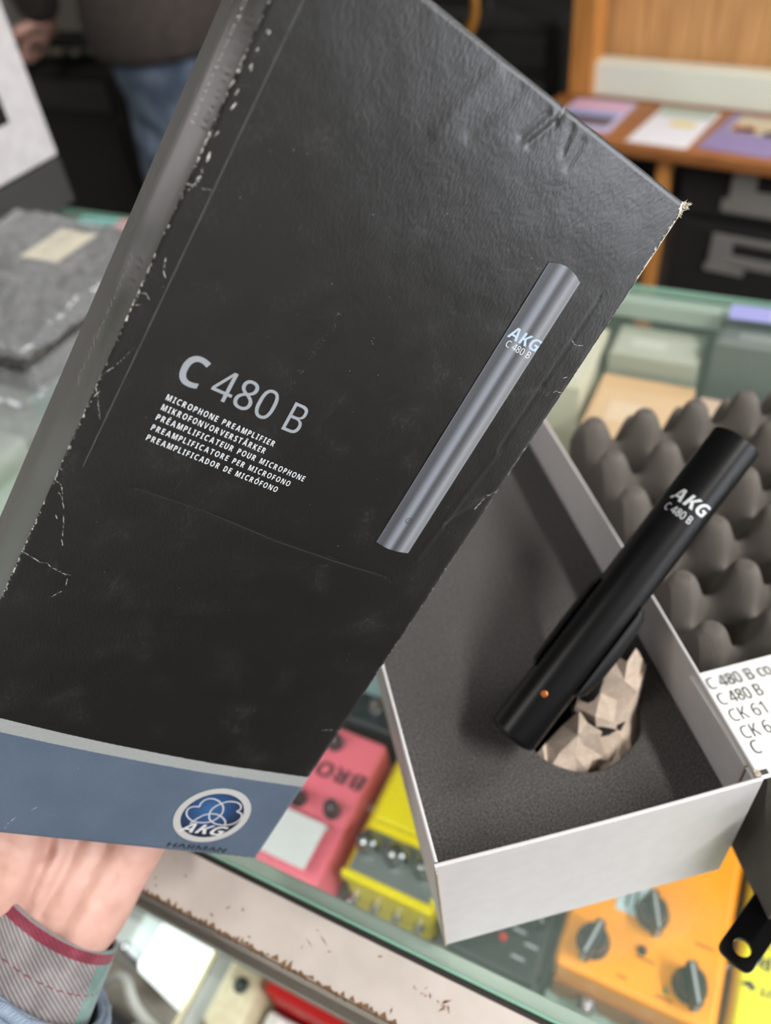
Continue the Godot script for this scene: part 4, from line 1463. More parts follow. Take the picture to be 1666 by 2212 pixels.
	var oc := Vector2(0.199, -0.1475)
	for q in [[0.1694, -0.1015, -0.22], [0.1999, -0.1331, 0.36], [0.2295, -0.1007, 0.36]]:
		knob(o, Vector3(q[0] - oc.x, ht, q[1] - oc.y), 0.0105, 0.016, mat(Color(0.09, 0.095, 0.105), 0.45), q[2], true, mat(Color(0.62, 0.64, 0.65), 0.4))
	var k2 := mb(Vector3(0, ht, -0.1092 - oc.y))
	k2.lathe([Vector2(0.0030, 0), Vector2(0.0030, 0.002), Vector2(0.0018, 0.004), Vector2(0, 0.004)], 16)
	part(k2, "indicator", mat(Color(0.16, 0.15, 0.18), 0.2), o)
	k2 = mb(Vector3(0.018, ht, -0.0925 - oc.y))
	k2.lathe([Vector2(0.0022, 0), Vector2(0.0022, 0.0004), Vector2(0, 0.0004)], 16)
	part(k2, "screw", mat(Color(0.66, 0.60, 0.30), 0.4, 0.4), o)
	for q in [[0.003, 0.0455, 0.012], [0.030, 0.0580, 0.010], [-0.008, 0.0610, 0.006], [0.018, 0.0625, 0.010], [0.035, 0.0230, 0.012]]:
		boxpart(o, "print_dash", mat(Color(0.45, 0.26, 0.08), 0.5), Vector3(q[0], ht + 0.0002, q[1] - 0.003), Vector3(q[2], 0.0002, 0.0012), 0.00005)
	boxpart(o, "sticker", mat(Color(0.72, 0.80, 0.82), 0.4), Vector3(-0.012, ht + 0.0004, 0.0085), Vector3(0.020, 0.0008, 0.022), 0.0003)
	for i in 3:
		boxpart(o, "print_dash", M.ink, Vector3(-0.0055 - i * 0.005, ht + 0.0010, 0.0085), Vector3(0.0012, 0.0002, 0.014), 0.00005)
	boxpart(o, "skirt", mat(Color(0.60, 0.36, 0.14), 0.5), Vector3(0, 0.020, 0.0665), Vector3(0.098, 0.034, 0.006), 0.002)
	boxpart(o, "foot_bar", mat(Color(0.58, 0.66, 0.62), 0.4), Vector3(0, 0.004, 0.074), Vector3(0.104, 0.008, 0.016), 0.002)
	jack(o, Vector3(-0.024, 0.022, 0.069), 0.0)
	jack(o, Vector3(0.012, 0.022, 0.069), 0.0)
	footswitch(o, Vector3(0, ht, -0.045))
	# yellow overdrive at the right edge
	var yel2 := mat(Color(0.90, 0.87, 0.16), 0.35)
	o = pedal("effect_pedal", "yellow effect pedal with dark INPUT lettering right of the orange pedal", 0.2545, 0.3250, -0.230, -0.088, -0.2, yel2, 0.0, 0.005)
	var rc := Vector2(0.289, -0.159)
	boxpart(o, "treadle", yel2, Vector3(0, ht + 0.003, -0.022), Vector3(0.066, 0.008, 0.080), 0.003)
	lettering(o, "OVER", Vector3(0.300 - rc.x, ht + 0.0003, -0.1370 - rc.y), 0.036, 0.0085, M.print_dark, 0.0, true, upside)
	lettering(o, "INPUT", Vector3(0.2900 - rc.x, ht + 0.0003, -0.1185 - rc.y), 0.0225, 0.0052, M.print_dark, 0.0, true, upside)
	var ar := mb(Vector3(0.2620 - rc.x, ht + 0.0003, -0.1160 - rc.y), fl)
	ar.prism(PackedVector2Array([Vector2(0.004, 0), Vector2(0.0, 0.003), Vector2(0.0, 0.0009), Vector2(-0.004, 0.0009), Vector2(-0.004, -0.0009), Vector2(0.0, -0.0009), Vector2(0.0, -0.003)]), 0.0, 0.0001)
	part(ar, "printed_arrow", M.print_dark, o)
	jack(o, Vector3(-0.036, 0.03, 0.025), -PI / 2)
	boxpart(o, "end_cap", M.black_plastic, Vector3(0, ht * 0.5, 0.0725), Vector3(0.06, ht * 0.7, 0.006), 0.002)
	# a plug lying between pink and yellow
	o = thing("cable_plug", "steel instrument plug lying between the pink and yellow pedals", "plug", cl(-0.0085, SHELF_Y, -0.066), COUNTER_TURN - 0.5)
	var kp := mb(Vector3(0, 0.0070, 0), Basis(Vector3.RIGHT, PI / 2))
	kp.lathe([Vector2(0, -0.02), Vector2(0.003, -0.018), Vector2(0.0022, -0.014), Vector2(0.003, -0.01), Vector2(0.003, 0.008), Vector2(0.007, 0.008), Vector2(0.007, 0.034), Vector2(0.004, 0.04), Vector2(0, 0.04)], 18)
	part(kp, "plug_body", M.steel, o)
	# more stock further along and at the far side of the case
	var stock := [
		["boxed_pedal", "tall cream carton standing at the far side under the glass", -0.010, 0.050, -0.545, -0.450, -0.030, Color(0.80, 0.79, 0.71)],
		["boxed_pedal", "tan orange carton standing at the far side under the glass", 0.058, 0.135, -0.500, -0.405, -0.045, Color(0.84, 0.68, 0.50)],
		["boxed_pedal", "pale pinkish carton right of the tan carton under the glass", 0.140, 0.185, -0.490, -0.400, -0.045, Color(0.80, 0.68, 0.60)],
		["boxed_pedal", "light grey carton beside the pale pinkish carton under the glass", 0.190, 0.275, -0.510, -0.395, -0.050, Color(0.74, 0.74, 0.69)],
		["boxed_pedal", "dark carton with a bright label in the far right of the case", 0.140, 0.225, -0.560, -0.518, -0.012, Color(0.36, 0.37, 0.37)],
		["boxed_pedal", "grey green carton behind the tan carton under the glass", 0.058, 0.132, -0.556, -0.508, -0.030, Color(0.66, 0.68, 0.62)],
		["boxed_pedal", "small white carton in the middle of the case beyond the tray", -0.060, 0.010, -0.440, -0.350, -0.060, Color(0.84, 0.84, 0.78)],
		["boxed_pedal", "beige carton under the glass behind the egg crate foam", 0.020, 0.120, -0.398, -0.318, -0.070, Color(0.74, 0.71, 0.63)],
		["boxed_pedal", "pale green carton under the glass behind the egg crate foam", 0.130, 0.260, -0.390, -0.300, -0.075, Color(0.68, 0.70, 0.63)],
		["boxed_pedal", "orange brown carton under the glass behind the black lid", -0.430, -0.370, -0.360, -0.290, -0.090, Color(0.72, 0.50, 0.32)],
		["boxed_pedal", "pale mint carton under the glass left of the black lid", -0.420, -0.320, -0.270, -0.180, -0.090, Color(0.70, 0.78, 0.72)],
		["boxed_pedal", "white carton under the glass at the left picture edge", -0.540, -0.440, -0.280, -0.170, -0.080, Color(0.80, 0.84, 0.80)],
		["boxed_pedal", "teal carton under the glass beneath the plastic bag", -0.560, -0.450, -0.480, -0.380, -0.060, Color(0.55, 0.68, 0.66)],
		["boxed_pedal", "grey carton under the glass far left beyond the plastic bag", -0.420, -0.330, -0.560, -0.460, -0.050, Color(0.62, 0.70, 0.66)],
	]
	for s in stock:
		var bx := thing(s[0], s[1], "carton", cl((s[2] + s[3]) / 2, SHELF_Y, (s[4] + s[5]) / 2), COUNTER_TURN, "cartons under the glass")
		var h: float = s[6] - SHELF_Y
		boxpart(bx, "body", mat(s[7], 0.6), Vector3(0, h / 2, 0), Vector3(s[3] - s[2], h, s[5] - s[4]), 0.0012)
		boxpart(bx, "lid_flap", mat(s[7].lightened(0.12), 0.6), Vector3(0, h + 0.0003, 0.006), Vector3((s[3] - s[2]) * 0.9, 0.0010, (s[5] - s[4]) * 0.7), 0.0003)
		boxpart(bx, "label", mat(s[7].lightened(0.35), 0.5), Vector3(-(s[3] - s[2]) * 0.1, h + 0.0011, 0.004), Vector3((s[3] - s[2]) * 0.4, 0.0006, (s[5] - s[4]) * 0.28), 0.0002)

# ---------------------------------------------------------------- things standing on the far end of the counter
func counter_things() -> void:
	# white and grey unit at the upper left
	var o := thing("equipment_box", "white upright box with a dark panel on a grey base, far end of the counter", "box", cl(-0.6105, 0, -0.500), COUNTER_TURN)
	var wbm := mottled(Color(0.72, 0.71, 0.72), Color(0.76, 0.75, 0.76), 0.5, Vector3.ONE * 4.0, 0.02, 71)
	boxpart(o, "base", mat(Color(0.20, 0.20, 0.195), 0.6), Vector3(-0.125, 0.027, -0.03), Vector3(0.250, 0.052, 0.125), 0.002)
	boxpart(o, "body", wbm, Vector3(-0.125, 0.215, -0.03), Vector3(0.250, 0.320, 0.125), 0.003)
	boxpart(o, "window_panel", mat(Color(0.09, 0.09, 0.10), 0.3), Vector3(0.0004, 0.132, -0.028), Vector3(0.0016, 0.048, 0.030), 0.0007)
	boxpart(o, "window_panel", mat(Color(0.09, 0.09, 0.10), 0.3), Vector3(-0.108, 0.150, 0.0330), Vector3(0.110, 0.055, 0.0016), 0.0007)
	var st := boxpart(o, "sticker", mat(Color(0.74, 0.73, 0.77), 0.4), Vector3(-0.045, 0.027, 0.0330), Vector3(0.055, 0.034, 0.0008), 0.0002)
	st.set_meta("label", "pale paper sticker")
	for i in 3:
		boxpart(o, "print_line", M.print_grey, Vector3(-0.045, 0.036 - i * 0.008, 0.0335), Vector3(0.044, 0.0016, 0.0003), 0.0001)
	# black case in a clear bag
	var c := thing("flat_case", "flat black case lying on the glass in a clear plastic bag", "case", cl(-0.465, 0.0005, -0.370), COUNTER_TURN)
	var vin := mottled(Color(0.12, 0.12, 0.125), Color(0.27, 0.265, 0.26), 0.38, Vector3.ONE * 6.0, 0.02, 72, 0.25)
	boxpart(c, "lower_shell", vin, Vector3(0, 0.0115, 0), Vector3(0.220, 0.022, 0.225), 0.006)
	boxpart(c, "upper_shell", vin, Vector3(0, 0.030, 0), Vector3(0.222, 0.014, 0.228), 0.005)
	var lb := thing("paper_label", "cream paper label lying on the bagged black case", "label", cl(-0.470, 0.0395, -0.430), COUNTER_TURN)
	boxpart(lb, "sheet", M.cream_label, Vector3(0, 0.0003, 0), Vector3(0.048, 0.0006, 0.060), 0.0002)
	for i in 4:
		boxpart(lb, "print_line", mat(Color(0.62, 0.58, 0.48), 0.6), Vector3(-0.004, 0.00075, -0.016 + i * 0.011), Vector3(0.028, 0.0003, 0.0014), 0.0001)
	var bag := thing("plastic_bag", "crinkled clear plastic bag around the black case", "bag", cl(-0.455, 0.0, -0.345), COUNTER_TURN)
	var nz := FastNoiseLite.new()
	nz.seed = 21
	nz.frequency = 22.0
	nz.fractal_octaves = 3
	var nr := FastNoiseLite.new()
	nr.seed = 22
	nr.frequency = 14.0
	nr.fractal_type = FastNoiseLite.FRACTAL_RIDGED
	nr.fractal_octaves = 2
	var bm := mat(Color(0.86, 0.88, 0.9, 0.2), 0.14, 0.0, 0.6)
	bm.transparency = BaseMaterial3D.TRANSPARENCY_ALPHA
	var k := mb()
	var sheet := func(u: float, v: float) -> Vector3:
		var x := lerpf(-0.135, 0.135, u)
		var z := lerpf(-0.155, 0.165, v)
		var e := clampf(minf(minf(u, 1.0 - u), minf(v, 1.0 - v)) * 9.0, 0, 1)
		var inside := clampf((0.118 - absf(x + 0.010)) / 0.014, 0, 1) * clampf((0.120 - absf(z + 0.025)) / 0.014, 0, 1)
		var y := 0.0015 + 0.0400 * inside + e * (0.0035 + 0.0035 * nz.get_noise_2d(x, z) + 0.006 * maxf(0.0, nr.get_noise_2d(x, z * 0.6)))
		return Vector3(x, y, z)
	k.grid(110, 120, sheet, true)
	part(k, "film", bm, bag)
	# zip ridge with beads of folded film along the near side
	k = mb()
	for i in 9:
		var x := -0.06 + i * 0.019
		k.tube([Vector3(x, 0.012, 0.108), Vector3(x + 0.006, 0.016, 0.112), Vector3(x + 0.014, 0.012, 0.110)], 0.0026, 0.0020, 8)
	part(k, "zip_ridge", mat(Color(0.78, 0.80, 0.83), 0.08, 0.0, 0.8), bag)
	# two thin leaflets at the far edge
	o = thing("leaflet", "teal and pink leaflet lying at the far edge of the glass", "leaflet", cl(-0.505, 0.0, -0.545), COUNTER_TURN + 0.06)
	boxpart(o, "sheet", mat(Color(0.48, 0.74, 0.72), 0.5), Vector3(0, 0.0004, 0), Vector3(0.13, 0.0008, 0.040), 0.0002)
	boxpart(o, "printed_stripe", mat(Color(0.82, 0.62, 0.64), 0.5), Vector3(0.0, 0.0009, 0.0), Vector3(0.022, 0.0003, 0.039), 0.0001)
	o = thing("leaflet", "small lilac paper at the far right edge of the glass", "leaflet", cl(0.175, 0.0, -0.552), COUNTER_TURN + 0.03)
	boxpart(o, "sheet", mat(Color(0.56, 0.57, 0.78), 0.5), Vector3(0, 0.0004, 0), Vector3(0.060, 0.0008, 0.022), 0.0002)
	boxpart(o, "printed_stripe", mat(Color(0.75, 0.76, 0.86), 0.5), Vector3(0.012, 0.0009, 0.0), Vector3(0.02, 0.0003, 0.018), 0.0001)

# ---------------------------------------------------------------- on the deck below the rail
func under_counter() -> void:
	var y := -0.46
	var wp := mottled(Color(0.86, 0.88, 0.87), Color(0.90, 0.92, 0.91), 0.35, Vector3.ONE * 5.0, 0.02, 81)
	var cream := mottled(Color(0.78, 0.75, 0.62), Color(0.84, 0.81, 0.69), 0.5, Vector3.ONE * 8.0, 0.02, 82)
	var o := thing("work_lamp", "bright white glowing lamp box standing below the counter rail", "lamp", cl(-0.140, y, 0.000), COUNTER_TURN)
	boxpart(o, "lamp_cover", glow(Color(0.96, 1.0, 0.99), 2.2), Vector3(0, 0.078, 0), Vector3(0.026, 0.150, 0.050), 0.004)
	boxpart(o, "foot", wp, Vector3(0, 0.0015, 0), Vector3(0.030, 0.003, 0.054), 0.001)
	var bulb := OmniLight3D.new()
	bulb.name = "bulb"
	bulb.light_energy = 0.007
	bulb.light_color = Color(0.96, 1.0, 0.99)
	bulb.light_size = 0.03
	bulb.omni_range = 3.0
	bulb.omni_attenuation = 2.0
	bulb.shadow_enabled = true
	o.add_child(bulb)
	bulb.position = Vector3(0, 0.10, 0)
	o = thing("equipment_case", "pale grey metal case below the counter rail behind the lamp box", "case", cl(-0.225, y, -0.045), COUNTER_TURN)
	boxpart(o, "body", mat(Color(0.72, 0.75, 0.74), 0.35), Vector3(0, 0.070, 0), Vector3(0.100, 0.140, 0.120), 0.004)
	boxpart(o, "corner_guard", M.steel, Vector3(0.049, 0.070, 0.059), Vector3(0.008, 0.142, 0.008), 0.003)
	o = thing("equipment_case", "low grey plastic case with beige edging right of the lamp box", "case", cl(-0.113, y, 0.022), COUNTER_TURN)
	boxpart(o, "body", mat(Color(0.62, 0.63, 0.62), 0.45), Vector3(0.001, 0.045, 0), Vector3(0.020, 0.090, 0.100), 0.004)
	boxpart(o, "edging", cream, Vector3(-0.0105, 0.045, 0), Vector3(0.005, 0.092, 0.102), 0.002)
	o = thing("cream_unit", "cream plastic unit with a dark button below the counter rail", "device", cl(-0.079, y, -0.010), COUNTER_TURN)
	boxpart(o, "body", cream, Vector3(0, 0.060, 0.012), Vector3(0.036, 0.120, 0.064), 0.008)
	boxpart(o, "long_arm", cream, Vector3(0.055, 0.045, 0.046), Vector3(0.130, 0.060, 0.018), 0.006)
	var k := mb(Vector3(0.001, 0.120, 0.006))
	k.lathe([Vector2(0.006, 0), Vector2(0.006, 0.002), Vector2(0.0045, 0.004), Vector2(0, 0.004)], 20)
	part(k, "button", mat(Color(0.12, 0.17, 0.17), 0.3), o)
	o = thing("red_box", "red carton with white lettering blocks below the counter rail", "carton", cl(0.010, y, -0.024), COUNTER_TURN)
	boxpart(o, "body", mat(Color(0.82, 0.10, 0.10), 0.4), Vector3(0, 0.066, 0), Vector3(0.130, 0.132, 0.034), 0.002)
	for i in 4:
		boxpart(o, "printed_block", mat(Color(0.92, 0.60, 0.58), 0.5), Vector3(-0.046 + i * 0.029, 0.1323, 0.003), Vector3(0.019, 0.0006, 0.012), 0.0002)
	o = thing("white_strip", "white ribbed plastic strip in front of the red carton", "strip", cl(0.014, y, 0.009), COUNTER_TURN)
	boxpart(o, "bar", wp, Vector3(0, 0.048, 0), Vector3(0.140, 0.096, 0.024), 0.003)
	for i in 6:
		boxpart(o, "rib", wp, Vector3(-0.055 + i * 0.022, 0.098, 0), Vector3(0.010, 0.006, 0.020), 0.002)
	# cables
	var cab_m := mat(Color(0.62, 0.62, 0.60), 0.4)
	var paths := [
		["pale grey cable looping below the cuff", [cl(-0.21, y + 0.006, 0.10), cl(-0.185, y + 0.03, 0.07), cl(-0.165, y + 0.055, 0.052), cl(-0.142, y + 0.06, 0.055), cl(-0.11, y + 0.03, 0.066), cl(-0.08, y + 0.006, 0.085)]],
		["pale grey cable running along the deck beside the lamp box", [cl(-0.24, y + 0.02, 0.045), cl(-0.20, y + 0.08, 0.035), cl(-0.18, y + 0.10, 0.030), cl(-0.155, y + 0.09, 0.045), cl(-0.12, y + 0.03, 0.052), cl(-0.10, y + 0.004, 0.060)]]]
	for q in paths:
		var cb := thing("cable", q[0], "cable", q[1][0])
		var cur := Curve3D.new()
		for i in q[1].size():
			var a: Vector3 = q[1][maxi(i - 1, 0)]
			var b: Vector3 = q[1][mini(i + 1, q[1].size() - 1)]
			var tg := (b - a) * 0.2
			cur.add_point(q[1][i] - q[1][0], -tg, tg)
		k = mb()
		k.tube(Array(cur.tessellate(4, 3)), 0.0042, 0.0042, 10)
		part(k, "cord", cab_m, cb)
	o = thing("black_tray", "dark plastic tray on the deck below the cables", "tray", cl(-0.235, y, 0.100), COUNTER_TURN)
	boxpart(o, "floor", M.black_plastic, Vector3(0, 0.003, 0), Vector3(0.20, 0.004, 0.10), 0.001)
	for s in [-1, 1]:
		boxpart(o, "wall", M.black_plastic, Vector3(0, 0.014, s * 0.05), Vector3(0.20, 0.026, 0.004), 0.001)
		boxpart(o, "wall", M.black_plastic, Vector3(s * 0.1, 0.014, 0), Vector3(0.004, 0.026, 0.096), 0.001)

# ---------------------------------------------------------------- wooden cabinet across the aisle
func cabinet() -> void:
	var o := thing("wooden_cabinet", "orange-brown wooden cabinet with a board of leaflets across the aisle", "cabinet", Vector3(CABINET_AT.x, FLOOR_Y, CABINET_AT.z), CABINET_TURN)
	var y := -FLOOR_Y
	boxpart(o, "board", M.wood_board, Vector3(0.40, y - 0.262, -0.165), Vector3(1.30, 0.024, 0.33), 0.004)
	boxpart(o, "upright", M.wood, Vector3(-0.200, y + 0.10, -0.25), Vector3(0.055, 0.70, 0.06), 0.004)
	boxpart(o, "back_panel", M.wood_panel, Vector3(0.42, y + 0.10, -0.318), Vector3(1.24, 0.70, 0.018), 0.002)
	for x in [-0.235, 0.075, 1.02]:
		boxpart(o, "leg", M.wood, Vector3(x, (y - 0.274) / 2, -0.035), Vector3(0.026, y - 0.274, 0.034), 0.003)
		boxpart(o, "leg", M.wood, Vector3(x, (y - 0.274) / 2, -0.30), Vector3(0.026, y - 0.274, 0.034), 0.003)
	# white roll standing along the back
	var r := thing("paper_roll_box", "long off-white box lying along the back of the wooden board", "box", cab(-0.185, -0.25, 0.262), CABINET_TURN)
	boxpart(r, "body", mat(Color(0.90, 0.92, 0.87), 0.5), Vector3(0.42, 0.0345, 0), Vector3(0.84, 0.068, 0.050), 0.004)
	boxpart(r, "end_flap", mat(Color(0.76, 0.78, 0.73), 0.5), Vector3(-0.006, 0.015, 0.010), Vector3(0.018, 0.028, 0.040), 0.003)
	# leaflets
	var leaf := [
		["pale lilac photo leaflet at the left end of the wooden board", -0.125, 0.125, 0.135, 0.175, Color(0.74, 0.72, 0.86), [[0.0, -0.05, 0.12, 0.045, Color(0.85, 0.66, 0.76)], [0.0, 0.03, 0.11, 0.06, Color(0.36, 0.33, 0.38)], [0.0, -0.01, 0.11, 0.03, Color(0.62, 0.68, 0.88)]]],
		["white leaflet with a yellow spot on the wooden board", 0.055, 0.115, 0.120, 0.20, Color(0.86, 0.87, 0.91), [[0.0, -0.075, 0.11, 0.05, Color(0.66, 0.72, 0.68)], [0.012, -0.015, 0.05, 0.03, Color(0.85, 0.80, 0.52)]]],
		["purple and cream leaflet with an orange spot on the wooden board", 0.205, 0.120, 0.140, 0.19, Color(0.52, 0.48, 0.66), [[0.01, -0.045, 0.12, 0.085, Color(0.76, 0.71, 0.60)], [-0.022, -0.02, 0.045, 0.028, Color(0.88, 0.40, 0.24)], [0.04, -0.012, 0.045, 0.022, Color(0.42, 0.40, 0.36)]]],
		["white leaflet with a dark picture at the right on the wooden board", 0.360, 0.115, 0.135, 0.19, Color(0.84, 0.83, 0.83), [[0.0, -0.03, 0.12, 0.10, Color(0.36, 0.29, 0.25)], [-0.02, -0.07, 0.05, 0.03, Color(0.72, 0.30, 0.26)]]],
	]
	for i in leaf.size():
		var q: Array = leaf[i]
		var l := thing("leaflet", q[0], "leaflet", cab(q[1], -0.25, q[2]), CABINET_TURN + [0.05, 0.0, -0.06, 0.02][i])
		boxpart(l, "sheet", mat(q[5], 0.45), Vector3(0, 0.001, 0), Vector3(q[3], 0.002, q[4]), 0.0005)
		for s in q[6]:
			boxpart(l, "printed_patch", mat(s[4], 0.45), Vector3(s[0], 0.0023, s[1]), Vector3(s[2], 0.0004, s[3]), 0.0001)
	# two black flight cases stored under the board
	for i in 2:
		var yb := [-0.382, -0.95][i] as float
		var hh := [0.105, 0.560][i] as float
		var c := thing("flight_case", ["upper black case with a silver latch under the wooden board", "lower tall black case with a silver handle plate under the wooden board"][i], "case", cab(0.42, yb, 0.165), CABINET_TURN)
		boxpart(c, "body", M.tolex, Vector3(0, hh / 2, 0), Vector3(0.62, hh, 0.26), 0.006)
		var k := mb()
		if i == 0:
			k.rbox(Vector3(-0.190, hh * 0.62, 0.1325), Vector3(0.046, 0.060, 0.006), 0.002)
			k.rbox(Vector3(-0.150, hh * 0.30, 0.1325), Vector3(0.150, 0.026, 0.005), 0.002)
			k.rbox(Vector3(-0.150, hh * 0.52, 0.1325), Vector3(0.060, 0.022, 0.005), 0.002)
		else:
			k.rbox(Vector3(-0.208, hh - 0.052, 0.1325), Vector3(0.042, 0.066, 0.006), 0.002)
			k.rbox(Vector3(-0.120, hh - 0.026, 0.1325), Vector3(0.140, 0.014, 0.006), 0.002)
			k.rbox(Vector3(-0.145, hh - 0.070, 0.1325), Vector3(0.090, 0.022, 0.006), 0.002)
			k.rbox(Vector3(-0.195, hh - 0.092, 0.1325), Vector3(0.080, 0.016, 0.006), 0.002)
		part(k, ["latch_plate", "handle_plate"][i], M.grey_steel, c)

# ---------------------------------------------------------------- dark gear in the background
func far_gear() -> void:
	var amp := func(label: String, x: float, z: float, w: float, h: float, d: float, cloth: Material) -> void:
		var o := thing("amplifier", label, "amplifier", cl(x, FLOOR_Y, z), COUNTER_TURN)
		boxpart(o, "cabinet", M.tolex, Vector3(0, h / 2, 0), Vector3(w, h, d), 0.012)
		boxpart(o, "grille", cloth, Vector3(0, h * 0.45, d / 2 + 0.003), Vector3(w - 0.06, h * 0.80, 0.012), 0.004)
		boxpart(o, "control_panel", mat(Color(0.12, 0.12, 0.12), 0.4), Vector3(0, h * 0.93, d / 2 + 0.003), Vector3(w - 0.06, h * 0.08, 0.01), 0.003)
		var k := mb()
		k.tube([Vector3(-0.09, h, 0), Vector3(-0.085, h + 0.018, 0), Vector3(0.085, h + 0.018, 0), Vector3(0.09, h, 0)], 0.008, 0.008, 8)
		part(k, "handle", M.black_plastic, o)
	amp.call("black amplifier with a dark grey grille beside the wooden cabinet", -0.70, -2.02, 0.62, 0.82, 0.28, M.grille)
	amp.call("black amplifier under the customer's hand, left of the jeans", -1.56, -1.52, 0.62, 0.845, 0.28, M.tolex)
	amp.call("second black amplifier between the customer and the grille amplifier", -1.36, -2.32, 0.60, 1.05, 0.28, M.tolex)
	# stock row on the wall behind, mostly above the picture
	var o := thing("wall_rack", "black wall rack behind the amplifiers", "rack", cl(-0.7, FLOOR_Y, -2.75), COUNTER_TURN)
	boxpart(o, "back_panel", M.tolex, Vector3(0, 1.0, -0.16), Vector3(3.6, 2.0, 0.03), 0.004)
	for i in 3:
		boxpart(o, "shelf", M.tolex, Vector3(0, 0.60 + i * 0.42, 0), Vector3(3.6, 0.03, 0.30), 0.004)
	var cols := [Color(0.55, 0.30, 0.18), Color(0.20, 0.36, 0.42), Color(0.62, 0.60, 0.46), Color(0.30, 0.28, 0.30), Color(0.52, 0.16, 0.18), Color(0.55, 0.52, 0.50), Color(0.24, 0.26, 0.22)]
	var nm := ["rust", "teal", "olive cream", "charcoal", "dark red", "pale grey", "moss green"]
	for i in 7:
		var b := thing("carton", "%s carton on the black wall rack behind the amplifiers" % nm[i], "carton", cl(-1.15 + i * 0.13, FLOOR_Y + 0.615, -2.68), COUNTER_TURN, "cartons on the wall rack")
		boxpart(b, "body", mat(cols[i], 0.6), Vector3(0, 0.075, 0), Vector3(0.10, 0.15 + 0.02 * (i % 3), 0.12), 0.003)
		boxpart(b, "label", mat(cols[i].lightened(0.4), 0.5), Vector3(0, 0.08, 0.0605), Vector3(0.06, 0.05, 0.001), 0.0003)
	# yellow-brown hoop, a coiled cable hanging on the amplifier corner
	var h := thing("coiled_cable", "yellow-brown coiled cable hanging over the amplifier top", "cable", cl(-0.66, -0.13, -1.855), COUNTER_TURN)
	for q in 3:
		var pts := []
		for i in 29:
			var a := TAU * i / 28
			pts.append(Vector3(cos(a) * (0.085 + q * 0.006), 0.05 + sin(a) * (0.085 + q * 0.005), 0.02 + q * 0.012))
		var k := mb()
		k.tube(pts, 0.009, 0.009, 8, false)
		part(k, "loop", mat(Color(0.62, 0.42, 0.14), 0.5), h)
	# olive studded belt over the amplifier the customer leans on
	var s := thing("studded_strap", "olive grey studded strap lying on the amplifier under the customer's hand", "strap", cl(-1.405, FLOOR_Y + 0.840, -1.425), COUNTER_TURN + 0.35)
	var ks := mb()
	ks.grid(20, 3, func(u, v): return Vector3(lerpf(-0.16, 0.17, u), 0.012 + 0.035 * u + 0.010 * sin(u * 7.0), lerpf(-0.02, 0.035, v)), true)
	ks.grid(20, 3, func(u, v): return Vector3(lerpf(-0.16, 0.17, u), 0.006 + 0.035 * u + 0.010 * sin(u * 7.0), lerpf(-0.02, 0.035, v)), false)
	part(ks, "band", mat(Color(0.36, 0.37, 0.32), 0.7), s)
	for i in 8:
		var u := 0.06 + i * 0.125
		var k := mb(Vector3(lerpf(-0.16, 0.17, u), 0.012 + 0.035 * u + 0.010 * sin(u * 7.0), 0.024))
		k.lathe([Vector2(0.013, 0), Vector2(0.011, 0.006), Vector2(0.006, 0.010), Vector2(0, 0.011)], 14)
		part(k, "stud", mat(Color(0.60, 0.58, 0.50), 0.35, 0.6), s)

# ---------------------------------------------------------------- the hand that holds the lid
func cuff_texture() -> ImageTexture:
	var w := 768
	var h := 384
	var buf := PackedByteArray()
	buf.resize(w * h * 3)
	var f := FastNoiseLite.new()
	f.seed = 51
	f.frequency = 0.02
	var im := f.get_image(w, h, false, false, true)
	im.convert(Image.FORMAT_L8)
	var nd := im.get_data()
	for y in h:
		var v := float(y) / h
		for x in w:
			var u := float(x) / w
			var n := (nd[y * w + x] - 128) / 128.0
			# grey twill, crossed by teal, plum and pale bands as in a plaid flannel
			var tw := 0.5 + 0.5 * sin((x * 0.9 + y * 1.25) * TAU / 9.0)
			var c := Color(0.36, 0.34, 0.35).lerp(Color(0.64, 0.62, 0.61), tw * 0.75)
			var pu := fposmod(u * 2.0 + 0.62, 1.0)
			if pu > 0.62 and pu < 0.80: c = c.lerp(Color(0.36, 0.50, 0.48), 0.8)
			if pu > 0.84 and pu < 0.93 and v > 0.42: c = c.lerp(Color(0.36, 0.27, 0.34), 0.7)
			if pu > 0.93 and v > 0.42: c = c.lerp(Color(0.62, 0.36, 0.42), 0.6)
			if v > 0.72 and v < 0.78: c = c.lerp(Color(0.50, 0.20, 0.27), 0.55)
			# maroon bound edge and its stitching
			if v < 0.04: c = Color(0.40, 0.12, 0.19).lerp(Color(0.52, 0.20, 0.27), tw * 0.5)
			elif absf(v - 0.16) < 0.003 and fposmod(x / 16.0, 1.0) < 0.6: c = Color(0.42, 0.18, 0.22)
			c = c.lightened(maxf(0.0, n) * 0.12).darkened(maxf(0.0, -n) * 0.15)
			var o := (y * w + x) * 3
			buf[o] = int(c.r * 255)
			buf[o + 1] = int(c.g * 255)
			buf[o + 2] = int(c.b * 255)
	return img_tex(Image.create_from_data(w, h, false, Image.FORMAT_RGB8, buf))

